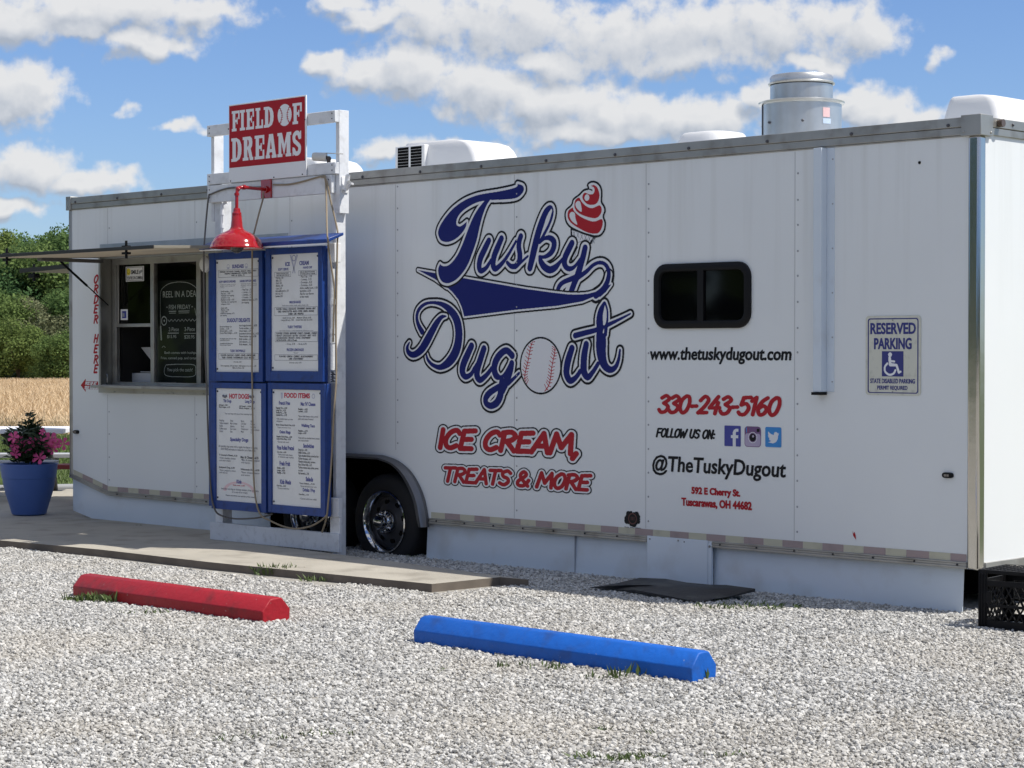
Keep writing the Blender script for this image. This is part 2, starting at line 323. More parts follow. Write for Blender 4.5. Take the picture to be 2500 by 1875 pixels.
        if bevel:
            bv = o.modifiers.new('bevel', 'BEVEL'); bv.width = bevel; bv.segments = seg; bv.limit_method = 'ANGLE'; bv.angle_limit = R(40)
        return o
def solid(name, m, label, cat, b, group=None, **kw): return tag(b.build(name, m, **kw), label, cat, group)
def np_mesh(name, verts, faces, m, parent=None, mids=None):
    base = BASE[parent.name] if parent is not None else Vector((0,0,0))
    verts = np.asarray(verts, dtype=np.float32) - np.array(base, dtype=np.float32); faces = np.asarray(faces, dtype=np.int32)
    me = bpy.data.meshes.new(name); k = faces.shape[1]
    me.vertices.add(len(verts)); me.vertices.foreach_set('co', verts.ravel())
    me.loops.add(faces.size); me.loops.foreach_set('vertex_index', faces.ravel())
    me.polygons.add(len(faces)); me.polygons.foreach_set('loop_start', np.arange(0, faces.size, k, dtype=np.int32))
    for x in (m if isinstance(m, (list, tuple)) else [m]): me.materials.append(x)
    if mids is not None: me.polygons.foreach_set('material_index', np.asarray(mids, dtype=np.int32))
    me.update(calc_edges=True); me.validate()
    o = bpy.data.objects.new(name, me); COL.objects.link(o); BASE[o.name] = base
    if parent is not None: o.parent = parent
    return o

# ---- cut-vinyl lettering: shapes are painted in order on a fine lattice in the wall's plane, then turned into one flat sheet
def crom(pts, n=7):
    pts = [tuple(p) for p in pts]; q = [pts[0]] + pts + [pts[-1]]; out = []
    for i in range(1, len(q)-2):
        p0, p1, p2, p3 = (np.array(q[j], float) for j in (i-1, i, i+1, i+2))
        for k in range(n):
            t = k/n; out.append(.5*((2*p1)+(-p0+p2)*t+(2*p0-5*p1+4*p2-p3)*t*t+(-p0+3*p1-3*p2+p3)*t**3))
    out.append(np.array(q[-2], float)); return out
class Vinyl:
    def __init__(s, x0, x1, z0, z1, cell, ax=1.0):
        s.ax = ax
        s.x0, s.z0, s.c = x0, z0, cell; s.nx = int((x1-x0)/cell)+1; s.nz = int((z1-z0)/cell)+1
        s.X, s.Zz = np.meshgrid(x0+(np.arange(s.nx)+.5)*cell, z0+(np.arange(s.nz)+.5)*cell); s.lab = np.zeros((s.nz, s.nx), np.int16)
    def field(s): return np.full((s.nz, s.nx), 9.0)
    def stroke(s, f, pts, pad):          # pts (x, z, r)
        for a, b in zip(pts[:-1], pts[1:]):
            r = max(a[2], b[2])/s.ax + pad
            i0 = max(0, int((min(a[0], b[0])-r-s.x0)/s.c)); i1 = min(s.nx, int((max(a[0], b[0])+r-s.x0)/s.c)+2)
            j0 = max(0, int((min(a[1], b[1])-r-s.z0)/s.c)); j1 = min(s.nz, int((max(a[1], b[1])+r-s.z0)/s.c)+2)
            if i1 <= i0 or j1 <= j0: continue
            X = s.X[j0:j1, i0:i1]; Z = s.Zz[j0:j1, i0:i1]; dx, dz = b[0]-a[0], b[1]-a[1]; L2 = dx*dx*s.ax**2+dz*dz+1e-12
            t = np.clip(((X-a[0])*s.ax**2*dx+(Z-a[1])*dz)/L2, 0, 1)
            d = np.hypot((X-a[0]-t*dx)*s.ax, Z-a[1]-t*dz) - (a[2]+(b[2]-a[2])*t)
            f[j0:j1, i0:i1] = np.minimum(f[j0:j1, i0:i1], d)
    def polygon(s, f, pts, pad=.05):
        n = len(pts); g = s.field(); ins = np.zeros(s.lab.shape, bool)
        s.stroke(g, [(p[0], p[1], 0) for p in list(pts)+[pts[0]]], pad)
        for i in range(n):
            (xa, za), (xb, zb) = pts[i][:2], pts[(i+1)%n][:2]
            if za == zb: continue
            c = ((za > s.Zz) != (zb > s.Zz)) & (s.X < (xb-xa)*(s.Zz-za)/(zb-za)+xa); ins ^= c
        np.minimum(f, np.where(ins, -g, g), out=f)
    def tri(s, f, a, b, c):
        i0 = max(0, int((min(a[0],b[0],c[0])-s.x0)/s.c)-1); i1 = min(s.nx, int((max(a[0],b[0],c[0])-s.x0)/s.c)+2); j0 = max(0, int((min(a[1],b[1],c[1])-s.z0)/s.c)-1); j1 = min(s.nz, int((max(a[1],b[1],c[1])-s.z0)/s.c)+2)
        if i1 <= i0 or j1 <= j0: return
        X = s.X[j0:j1,i0:i1]; Z = s.Zz[j0:j1,i0:i1]; e = [(q[0]-p[0])*(Z-p[1])-(q[1]-p[1])*(X-p[0]) for p, q in ((a,b),(b,c),(c,a))]
        ins = ((e[0]>=0)&(e[1]>=0)&(e[2]>=0))|((e[0]<=0)&(e[1]<=0)&(e[2]<=0)); g = f[j0:j1,i0:i1]; g[ins] = -1
    def paint(s, f, v, thr=0): s.lab[f < thr] = v
    def build(s, name, mats, y, parent):
        V, Fc, Mi, idx = [], [], [], 0; openr = {}
        for j in range(s.nz+1):
            runs = {}
            if j < s.nz:
                row = s.lab[j]; ch = np.flatnonzero(np.diff(row))+1; st = np.r_[0, ch]; en = np.r_[ch, s.nx]
                for a, b in zip(st, en):
                    if row[a] > 0: runs[(a, b, int(row[a]))] = j
            for k in list(openr):
                if k not in runs:
                    j0 = openr.pop(k); a, b, v = k
                    xa, xb, za, zb = s.x0+a*s.c, s.x0+b*s.c, s.z0+j0*s.c, s.z0+j*s.c
                    V += [(xa,y,za),(xb,y,za),(xb,y,zb),(xa,y,zb)]; Fc.append((idx,idx+1,idx+2,idx+3)); Mi.append(v-1); idx += 4
            for k in runs:
                if k not in openr: openr[k] = runs[k]
        return np_mesh(name, V, Fc, mats, parent, Mi)
GL = {  # brush capitals: strokes on a unit square, ~ marks a curve
 'I':(.22,[[(.1,0),(.1,1)]]),'C':(.62,['~',[(.56,.82),(.42,.99),(.2,.86),(.06,.5),(.1,.15),(.28,.01),(.5,.15)]]),
 'E':(.56,[[(.52,1),(.1,.96),(.05,0),(.48,.02)],[(.08,.5),(.42,.53)]]),'R':(.62,['~',[(.05,.95),(.35,1),(.52,.8),(.4,.58),(.12,.48)],[(.06,0),(.1,.95)],[(.25,.48),(.55,0)]]),
 'A':(.66,[[(.02,0),(.36,1),(.60,0)],[(.15,.33),(.5,.33)]]),'M':(.84,[[(.03,0),(.15,1),(.4,.3),(.68,1),(.76,0)]]),'T':(.62,[[(.02,.97),(.6,1)],[(.31,.97),(.28,0)]]),
 'S':(.54,['~',[(.5,.85),(.32,1),(.1,.85),(.15,.6),(.4,.45),(.45,.2),(.25,0),(.02,.12)]]),'&':(.68,['~',[(.6,.02),(.2,.55),(.14,.82),(.28,1),(.42,.85),(.35,.65),(.08,.35),(.08,.1),(.28,0),(.48,.12),(.6,.42)]]),
 'O':(.62,['~',[(.3,1),(.1,.75),(.05,.3),(.22,0),(.45,.15),(.55,.6),(.45,.95),(.3,1)]]),'0':(.60,['~',[(.3,1),(.1,.75),(.05,.3),(.22,0),(.42,.15),(.52,.6),(.45,.95),(.3,1)]]),
 'D':(.62,['~',[(.06,.99),(.35,.95),(.55,.6),(.42,.15),(.06,.01)],[(.06,0),(.1,1)]]),'H':(.60,[[(.06,0),(.1,1)],[(.48,0),(.52,1)],[(.08,.5),(.5,.5)]]),
 'P':(.56,['~',[(.06,.97),(.38,1),(.52,.78),(.38,.5),(.1,.45)],[(.06,0),(.1,.97)]]),'K':(.58,[[(.06,0),(.1,1)],[(.5,1),(.12,.45),(.52,0)]]),
 'U':(.60,['~',[(.08,1),(.05,.3),(.2,0),(.4,.14),(.52,1)]]),'N':(.60,[[(.05,0),(.1,1),(.45,0),(.52,1)]]),'W':(.82,[[(.05,1),(.15,0),(.38,.7),(.52,0),(.78,1)]]),
 'L':(.50,[[(.1,1),(.06,0),(.45,.02)]]),'F':(.54,[[(.52,1),(.1,.96),(.05,0)],[(.08,.5),(.42,.52)]]),',':(.22,[[(.12,.02),(.02,-.24)]]),':':(.24,[[(.1,.08),(.1,.1)],[(.12,.52),(.12,.54)]]),
 '-':(.40,[[(.06,.4),(.32,.42)]]),' ':(.36,[]),'1':(.36,[[(.05,.78),(.25,1),(.2,0)]]),'2':(.58,['~',[(.08,.75),(.3,1),(.5,.8),(.35,.42),(.05,.02)],[(.05,.02),(.5,.05)]]),
 '3':(.54,['~',[(.08,.86),(.3,1),(.48,.8),(.22,.55)],'~',[(.22,.55),(.48,.35),(.38,.06),(.15,0),(.02,.15)]]),'4':(.60,[[(.4,1),(.03,.33),(.55,.35)],[(.44,.65),(.36,0)]]),
 '5':(.56,[[(.52,1),(.17,.97),(.1,.55)],'~',[(.1,.55),(.35,.62),(.5,.35),(.35,.02),(.12,0),(.02,.12)]]),'6':(.56,['~',[(.45,.98),(.2,.75),(.06,.35),(.18,.01),(.4,.08),(.48,.35),(.3,.52),(.1,.38)]])}
def brush(v, f, s, x0, z0, h, w, r, shear=.28, pad=.03, vert=False):
    adv = [GL[c][0] for c in s]; tot = sum(adv[:-1]) + .55; k = w/(tot); x = 0
    for c, a in zip(s, adv):
        flag = False
        for st in GL[c][1]:
            if st == '~': flag = True; continue
            pts = [(x0+(x+px)*k+pz*h*shear, z0+pz*h, r) for px, pz in st]
            if flag: pts = crom(pts, 5)
            v.stroke(f, pts, pad); flag = False
        x += a
def text(name, body, x0, x1, z0, z1, y, m, parent, shear=0, bold=0, align='LEFT', line=1.0):
    cu = bpy.data.curves.new(name, 'FONT'); cu.body = body; cu.align_x = align; cu.shear = shear; cu.offset = bold; cu.space_line = line; cu.resolution_u = 3
    t_ = bpy.data.objects.new(name, cu); COL.objects.link(t_); dgr = bpy.context.evaluated_depsgraph_get(); dgr.update()
    me = bpy.data.meshes.new_from_object(t_.evaluated_get(dgr)); bpy.data.objects.remove(t_); bpy.data.curves.remove(cu); me.name = name
    co = np.empty(len(me.vertices)*3, np.float32); me.vertices.foreach_get('co', co); co = co.reshape(-1, 3)
    lo, hi = co.min(0), co.max(0); base = np.array(BASE[parent.name])
    out = np.empty_like(co); out[:,0] = x0+(co[:,0]-lo[0])/(hi[0]-lo[0])*(x1-x0); out[:,2] = z0+(co[:,1]-lo[1])/(hi[1]-lo[1])*(z1-z0); out[:,1] = y
    me.vertices.foreach_set('co', (out-base).astype(np.float32).ravel()); me.materials.clear(); me.materials.append(m); me.update()
    o = bpy.data.objects.new(name, me); COL.objects.link(o); o.parent = parent; BASE[o.name] = Vector(base); return o

def vtext(name, body, x0, x1, z0, z1, y, m, parent, shear=0, bold=.004, cell=.0016, ax=1.0):
    """lettering thickened by bold metres all round, cut as one sheet"""
    cu = bpy.data.curves.new(name, 'FONT'); cu.body = body; cu.shear = shear; cu.resolution_u = 3
    t_ = bpy.data.objects.new(name, cu); COL.objects.link(t_); dgr = bpy.context.evaluated_depsgraph_get(); dgr.update()
    me = bpy.data.meshes.new_from_object(t_.evaluated_get(dgr)); bpy.data.objects.remove(t_); bpy.data.curves.remove(cu)
    co = np.empty(len(me.vertices)*3, np.float32); me.vertices.foreach_get('co', co); co = co.reshape(-1, 3); lo, hi = co.min(0), co.max(0); hb = bold/ax
    q = [(x0+hb+(c[0]-lo[0])/(hi[0]-lo[0])*(x1-x0-2*hb), z0+bold+(c[1]-lo[1])/(hi[1]-lo[1])*(z1-z0-2*bold)) for c in co]
    v = Vinyl(x0-.01, x1+.01, z0-.01, z1+.01, cell, ax); f = v.field(); cnt = {}
    for p in me.polygons:
        vs = list(p.vertices)
        for i in range(len(vs)): k = tuple(sorted((vs[i], vs[(i+1)%len(vs)]))); cnt[k] = cnt.get(k, 0)+1
        for i in range(1, len(vs)-1): v.tri(f, q[vs[0]], q[vs[i]], q[vs[i+1]])
    for (a, b), n in cnt.items():
        if n == 1: v.stroke(f, [(*q[a], bold), (*q[b], bold)], .004)
    bpy.data.meshes.remove(me); v.paint(f, 1); return v.build(name, [m], y, parent)

L_ = 8.848; ZT = 2.756; ZB = .256; WID = 2.44
# ------------------------------------------------------------------ setting
def sliver(r, off=0.0, z=0.0):
    h = R(-57.25); return Vector((CAM.x+r*math.sin(h)+off*math.cos(h), CAM.y+r*math.cos(h)-off*math.sin(h), z))
GRASSG = mat('lawn_ground', (.09,.12,.035), .95, var=.5, vscale=3); GRASSB = mat('grass_blade', (.13,.19,.045), .6, island=.6)
WHEATG = mat('wheat_ground', (.48,.35,.20), .95, var=.4, vscale=1.5); WHEATB = mat('wheat_straw', (.66,.50,.31), .7, island=.40)
GRAVG = mat('gravel_bed', (.40,.38,.34), .95, var=.6, vscale=45, dirt=(.20,.18,.15), dirt_scale=18, dirt_amt=.5, bump=1, bscale=60)
FLOORG = mat('forest_floor', (.035,.06,.02), .95, var=.5, vscale=.4)
b = MB(); b.face([(-700,-500,-.03),(700,-500,-.03),(700,900,-.03),(-700,900,-.03)]); solid('ground', GRASSG, 'grassy ground stretching to the horizon', 'ground', b); bpy.data.objects['ground']['kind'] = 'structure'
b = MB(); b.face([(-9,-60,0),(60,-60,0),(60,2.9,0),(1,2.9,0),(1,-1,0),(-9,-1.7,0)]); tag(b.build('gravel_lot', GRAVG), 'pale gravel parking lot in front of the trailer', 'gravel lot', kind='structure')
b = MB(); SZ = .052
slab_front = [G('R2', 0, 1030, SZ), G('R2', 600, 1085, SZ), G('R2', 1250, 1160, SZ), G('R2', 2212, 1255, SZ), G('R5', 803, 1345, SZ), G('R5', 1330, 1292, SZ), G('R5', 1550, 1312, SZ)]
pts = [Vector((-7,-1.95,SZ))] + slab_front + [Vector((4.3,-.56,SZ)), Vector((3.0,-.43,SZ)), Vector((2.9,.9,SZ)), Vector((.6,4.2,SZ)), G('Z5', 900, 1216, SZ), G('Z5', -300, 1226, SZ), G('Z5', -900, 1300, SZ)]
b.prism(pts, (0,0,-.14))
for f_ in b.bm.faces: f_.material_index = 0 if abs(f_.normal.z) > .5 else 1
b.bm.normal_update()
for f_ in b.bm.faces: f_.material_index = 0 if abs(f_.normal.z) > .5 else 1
tag(b.build('concrete_slab', [CONC, mat('dark_slab_edge', (.16,.135,.11), .95, var=.5, vscale=7)]), 'tan concrete slab running past the menu boards', 'slab', kind='structure')  # side faces get a darker, browner material than the top
# lawn edge pipe
pe = [G('Z5', -300, 1218, .05), G('Z5', 30, 1222, .05), G('Z5', 640, 1212, .05), G('Z5', 900, 1208, .05)]
b = MB(); b.tube(pe, .045, 12); solid('edging_pipe', STEELP, 'grey pipe lying along the edge between slab and lawn', 'pipe', b)
# lawn blades and wheat, beyond the trailer's rear
def blades(name, m, r0, r1, half, n, h0, h1, w, lean, kind_label, cat):
    r = np.sqrt(rng.uniform(r0*r0, r1*r1, n)); off = rng.uniform(-half, half, n)*(.6+.4*r/r1)
    h = R(-57.25); X = CAM.x+r*math.sin(h)+off*math.cos(h); Y = CAM.y+r*math.cos(h)-off*math.sin(h)
    a = rng.uniform(0, 2*math.pi, n); hh = rng.uniform(h0, h1, n); ww = w*rng.uniform(.6, 1.3, n)
    lx, ly = rng.normal(0, lean, n)*hh, rng.normal(0, lean, n)*hh
    v = np.empty((n, 4, 3)); dx, dy = np.cos(a)*ww, np.sin(a)*ww
    v[:,0] = np.c_[X-dx, Y-dy, np.full(n, -.02)]; v[:,1] = np.c_[X+dx, Y+dy, np.full(n, -.02)]
    v[:,2] = np.c_[X+dx*.5+lx, Y+dy*.5+ly, hh]; v[:,3] = np.c_[X-dx*.5+lx, Y-dy*.5+ly, hh]
    return tag(np_mesh(name, v.reshape(-1,3), np.arange(n*4).reshape(n,4), m), kind_label, cat, kind='stuff')
blades('lawn_grass', GRASSB, 22.6, 36.3, 3.2, 34000, .03, .08, .005, .5, 'short green grass between the slab and the wheat', 'grass')
blades('wheat', WHEATB, 36.0, 84, 5.5, 130000, .22, .40, .007, .55, 'ripe tan wheat standing in the field', 'wheat')
b = MB(); hcs = [sliver(37.2, -9, .22), sliver(37.2, 9, .22), sliver(88, 22, .24), sliver(88, -22, .24)]
b.prism(hcs, (0,0,-.5)); tag(b.build('wheat_field', WHEATG), 'tan wheat field behind the trailer', 'field', kind='structure')
# wooded hill
b = MB(); rows = []
for i, r in enumerate([86, 92, 100, 112, 130, 160, 220]):
    z = [-.2, .2, .6, 1.2, 2.2, 3.5, 3.8][i]
    rows.append([sliver(r, o*r/86, z+rng.uniform(-.2,.2)) for o in range(-40, 41, 8)])
b.rings(rows, closed=False, cap=False); tag(b.build('hill', FLOORG), 'low wooded hill behind the wheat field', 'hill', kind='structure')
def tree_proto(k, H, Wd, n, leaf, col, seed):
    r_ = np.random.default_rng(seed); nc = 34
    c = r_.normal(0, 1, (nc, 3)); c /= np.linalg.norm(c, axis=1)[:,None]; c *= (r_.uniform(.35, .95, nc)[:,None])
    c[:,0] *= Wd/2*.85; c[:,1] *= Wd/2*.85; c[:,2] = c[:,2]*H*.40 + H*.54
    rad = r_.uniform(.13, .24, nc)*Wd*(1.15-.35*(c[:,2]/H))
    i = r_.integers(0, nc, n); d = r_.normal(0, 1, (n, 3)); d /= np.linalg.norm(d, axis=1)[:,None]
    p = c[i] + d*rad[i][:,None]*(r_.uniform(.25, 1, n)**.5)[:,None]; p[:,2] = np.maximum(p[:,2], .05*H)
    t1 = r_.normal(0, 1, (n, 3)); t1 /= np.linalg.norm(t1, axis=1)[:,None]; t2 = np.cross(t1, d); t2 /= np.linalg.norm(t2, axis=1)[:,None]+1e-6
    s = leaf*r_.uniform(.5, 1.2, n)[:,None]
    v = np.stack([p-t1*s, p-t2*s*.6, p+t1*s, p+t2*s*.6], 1).reshape(-1, 3)
    return v, np.arange(n*4).reshape(n, 4)
TCOL = [(.130,.225,.090), (.095,.185,.085), (.165,.255,.095), (.165,.225,.155), (.18,.215,.125)]  # paler, cooler greens: distance haze put into the leaf colour
TLAB = ['mid green', 'dark green', 'yellow green', 'silvery grey green', 'olive brown']
protos = {}
def tree(k, size, pos, label, group):
    t = thing('broadleaf_tree', pos, label, 'tree', group)
    key = k
    if key not in protos:
        v, f = tree_proto(k, 8.0, 7.4, 20000, .13, TCOL[k], 100+k)
        me = None; fake = BASE[t.name]; BASE[t.name] = Vector((0,0,0))
        o = np_mesh('crown', v, f, leaf_mat('foliage_'+TLAB[k].replace(' ', '_'), TCOL[k]), t)
        tb = MB(); tb.tube([(0,0,-.4),(.05,0,1.2),(0,.1,2.6),(.1,.05,5.4)], [.22,.17,.13,.05], 8)
        for q in range(5):
            a = q*1.3; tb.tube([(0,.03,1.6+q*.5),(math.cos(a)*1.2,math.sin(a)*1.2,3+q*.5),(math.cos(a)*2.1,math.sin(a)*2.1,4.2+q*.5)], [.09,.06,.025], 6)
        tr = tb.build('trunk', BARK, t); BASE[t.name] = fake; protos[key] = (o, tr)
    else:
        for s_ in protos[key]:
            c = s_.copy(); COL.objects.link(c); c.parent = t
    t.scale = (size/8.0*rng.uniform(.95,1.25), size/8.0*rng.uniform(.95,1.25), size/8.0); t.rotation_euler = (0,0,rng.uniform(0,6.28)); return t
rowsT = []
for r_, hg, step, half in ((87, 3.1, 1.8, 8), (93, 4.0, 2.2, 8.5), (104, 5.8, 2.6, 9), (122, 7.2, 3.0, 9.5), (150, 8.4, 3.2, 10)):
    of_ = np.arange(-half, half+.1, step); rowsT.append((r_, hg, list(of_+rng.uniform(-.5,.5,len(of_))), [int(k) for k in rng.integers(0, 5 if r_ < 100 else 3, len(of_))]))
rname = ['at the field edge', 'in the second row above the field', 'half way up the hill', 'high on the hill', 'on the skyline of the hill']
for ri, (r, hgt, offs, kinds) in enumerate(rowsT):
    cnt = {}
    for o_, k in zip(offs, kinds):
        zg = np.interp(r, [86,92,100,112,130,160], [-.2,.2,.6,1.2,2.2,3.5])-.2
        h_ = hgt*rng.uniform(.85, 1.12) - (0 if ri else 0)
        side = 'left of the gap' if o_ < -3 else ('showing in the gap' if o_ < 3.2 else 'behind the trailer')
        tree(k, h_, sliver(r+rng.uniform(-2,2), o_, zg), f'{TLAB[k]} leafy tree {rname[ri]}, {side}', f'{TLAB[k]} trees {rname[ri]}, {side}')
# ------------------------------------------------------------------ loose gravel (stuff): real stones over the lot in front of the trailer
def stone(seed):
    r_ = np.random.default_rng(seed); bm = bmesh.new(); bmesh.ops.create_icosphere(bm, subdivisions=1, radius=1)
    for v in bm.verts: v.co *= r_.uniform(.72, 1.15)
    for _ in range(4):
        d = Vector(r_.normal(0,1,3)).normalized(); k = r_.uniform(.45,.75)
        for v in bm.verts:
            q = v.co.dot(d)
            if q > k: v.co -= d*(q-k)
    for v in bm.verts: v.co = Vector((v.co.x*1.15, v.co.y*.9, v.co.z*.75))
    me = bpy.data.meshes.new('stone'); bm.to_mesh(me); bm.free(); return me
STONE = mat('limestone_chip', (.665,.655,.625), .9, rnd=.34, var=.2, vscale=1.5, wpatch=((.46,.41,.33), .9, .30))
scol = bpy.data.collections.new('stones')
for i in range(9):
    me = stone(50+i); me.materials.append(STONE); o = bpy.data.objects.new('stone', me); scol.objects.link(o)
def in_poly(p, poly):
    c = False; n = len(poly)
    for i in range(n):
        a, b_ = poly[i], poly[(i+1)%n]
        if (a[1] > p[1]) != (b_[1] > p[1]) and p[0] < (b_[0]-a[0])*(p[1]-a[1])/(b_[1]-a[1])+a[0]: c = not c
    return c
SLABP = [(p.x, p.y) for p in pts]
def emitter(name, cells, dens, smin, smax, seed, label):
    V, F_ = [], []
    for (x, y, c) in cells:
        i = len(V); V += [(x,y,0),(x+c,y,0),(x+c,y+c,0),(x,y+c,0)]; F_.append((i,i+1,i+2,i+3))
    me = bpy.data.meshes.new(name); me.from_pydata(V, [], F_); o = bpy.data.objects.new(name, me); COL.objects.link(o); BASE[o.name] = Vector((0,0,0))
    g = bpy.data.node_groups.new(name, 'GeometryNodeTree'); g.interface.new_socket('Geometry', in_out='INPUT', socket_type='NodeSocketGeometry'); g.interface.new_socket('Geometry', in_out='OUTPUT', socket_type='NodeSocketGeometry')
    a = g.nodes.new('NodeGroupInput'); z = g.nodes.new('NodeGroupOutput'); d = g.nodes.new('GeometryNodeDistributePointsOnFaces'); d.inputs['Density'].default_value = dens; d.inputs['Seed'].default_value = seed
    ci = g.nodes.new('GeometryNodeCollectionInfo'); ci.inputs['Collection'].default_value = scol; ci.inputs['Separate Children'].default_value = True; ci.inputs['Reset Children'].default_value = True
    ip = g.nodes.new('GeometryNodeInstanceOnPoints'); ip.inputs['Pick Instance'].default_value = True
    rv = g.nodes.new('FunctionNodeRandomValue'); rv.data_type = 'FLOAT_VECTOR'; rv.inputs[0].default_value = (-.5,-.5,0); rv.inputs[1].default_value = (.5,.5,6.28)
    rs = g.nodes.new('FunctionNodeRandomValue'); rs.data_type = 'FLOAT'; rs.inputs[2].default_value = 0; rs.inputs[3].default_value = 1; rs.inputs['Seed'].default_value = 5
    pw = g.nodes.new('ShaderNodeMath'); pw.operation = 'POWER'; pw.inputs[1].default_value = 2.6
    mr = g.nodes.new('ShaderNodeMapRange'); mr.inputs['To Min'].default_value = smin; mr.inputs['To Max'].default_value = smax
    off = g.nodes.new('GeometryNodeSetPosition'); rz = g.nodes.new('FunctionNodeRandomValue'); rz.data_type = 'FLOAT_VECTOR'; rz.inputs[0].default_value = (0,0,-.004); rz.inputs[1].default_value = (0,0,.010); rz.inputs['Seed'].default_value = 9
    lk = g.links.new; lk(a.outputs[0], d.inputs['Mesh']); lk(d.outputs['Points'], off.inputs['Geometry']); lk(rz.outputs[0], off.inputs['Offset']); lk(off.outputs[0], ip.inputs['Points']); lk(ci.outputs[0], ip.inputs['Instance']); lk(rv.outputs[0], ip.inputs['Rotation'])
    lk(rs.outputs[1], pw.inputs[0]); lk(pw.outputs[0], mr.inputs['Value']); lk(mr.outputs[0], ip.inputs['Scale']); lk(ip.outputs[0], z.inputs[0])
    md = o.modifiers.new('scatter', 'NODES'); md.node_group = g; me.materials.append(STONE)
    return tag(o, label, 'gravel', kind='stuff')
cells = []; c = .2
for ix in range(int(-3/c), int(16/c)):
    for iy in range(int(-9/c), int(1.4/c)):
        x, y = ix*c, iy*c; q = Vector((x+c/2, y+c/2, 0)) - CAM; zz = q.dot(FW)
        if zz < 5.5: continue
        u = q.dot(RT)/zz*FPX
        if abs(u) > 1250+260 or zz > 17.5: continue
        if any(in_poly((x+a, y+b_), SLABP) for a in (0,c) for b_ in (0,c)): continue
        if y > .05 and x < L_ and not (2.4 < x < 4.6 and y < .5): continue
        cells.append((x, y, c))
emitter('gravel', cells, 7600, .0045, .0158, 3, 'loose pale limestone gravel covering the lot')

# far-off woods across the road behind the camera (seen only in the polished metal and the panes)
n_ = 14000; hh_ = YAW + math.pi + rng.uniform(-1.5, 2.35, n_); rr2 = rng.uniform(58, 76, n_); topz = 10+3.5*np.sin(hh_*7)+2*np.sin(hh_*17+1)
pz_ = rng.uniform(0, 1, n_)**.8*topz; px2 = CAM.x+rr2*np.sin(hh_); py2 = CAM.y+rr2*np.cos(hh_); t1_ = rng.normal(0,1,(n_,3)); t1_ /= np.linalg.norm(t1_,axis=1)[:,None]; t2_ = np.cross(t1_, rng.normal(0,1,(n_,3))); t2_ /= np.linalg.norm(t2_,axis=1)[:,None]
pp_ = np.c_[px2,py2,pz_]; vv_ = np.stack([pp_-t1_*.9, pp_-t2_*.7, pp_+t1_*.9, pp_+t2_*.7],1).reshape(-1,3)
tag(np_mesh('far_woods', vv_, np.arange(n_*4).reshape(n_,4), leaf_mat('woods_leaf', (.07,.12,.03))), 'dark green woods far across the lot behind the viewer', 'woods', kind='stuff')
# ------------------------------------------------------------------ the trailer
TR = thing('food_trailer', (L_/2, WID/2, 0), 'long white ice cream food trailer with a red and navy lettered side', 'food trailer')
WX0, WX1, WZ0, WZ1 = P('Z4',362,800).x, 2.12, P('Z4',900,1500).z, P('Z4',900,190).z
xm = 3.545
half_o = [P('R5',430,350), P('R5',540,390), P('R5',640,470), P('R5',710,580), P('R5',755,700), P('R5',780,830), P('R5',785,905)]
half_i = [P('R5',425,384), P('R5',525,425), P('R5',600,500), P('R5',662,610), P('R5',703,720), P('R5',727,850), P('R5',742,905)]
def full(h, n=5):
    r = [Vector((p[0], 0, p[1])) for p in crom([(p.x, p.z) for p in h], n)]; lft = [Vector((2*xm-p.x, 0, p.z)) for p in r]
    return lft[::-1] + r          # from left foot over the top to the right foot
ao, ai = full(half_o), full(half_i)
mid = [(a+b_)/2 for a, b_ in zip(ao, ai)]
outline = [Vector((0,0,.39)), Vector((.557,0,.262)), Vector((mid[0].x,0,ZB))] + mid + [Vector((mid[-1].x,0,ZB)), Vector((L_,0,ZB)), Vector((L_,0,ZT)), Vector((0,0,ZT))]
hole = [Vector((WX0,0,WZ0)), Vector((WX1,0,WZ0)), Vector((WX1,0,WZ1)), Vector((WX0,0,WZ1))]
b = MB(); b.poly(outline, [hole])
b.face([(L_,0,ZB),(L_,WID,ZB),(L_,WID,ZT),(L_,0,ZT)]); b.face([(0,0,.39),(0,0,ZT),(0,WID,ZT),(0,WID,.39)]); b.face([(0,WID,ZB),(0,WID,ZT),(L_,WID,ZT),(L_,WID,ZB)])
b.face([(0,0,ZT),(L_,0,ZT),(L_,WID,ZT),(0,WID,ZT)])
body = b.build('body', WHITE, TR, recalc=False)
b = MB(); b.box(.05,L_-.05,.16,WID-.05,ZB,ZB+.04); b.box(WX0+.02,WX0+.04,.17,1.6,.6,2.5); b.box(2.5,2.52,.17,1.6,.6,2.5); b.box(WX0,2.5,1.6,1.62,.6,2.5); b.box(WX0,2.5,.17,1.6,2.45,2.47); b.box(WX0,2.5,.17,.62,WZ0-.08,WZ0-.05); b.build('interior', DARKIN, TR)
b = MB(); b.box(2.5,4.6,.5,.52,-.05,.85); b.box(2.5,4.6,.004,.5,.80,.82); b.box(.1,L_-.15,.55,WID-.4,.05,.2); b.build('wheel_well', BLACK, TR)
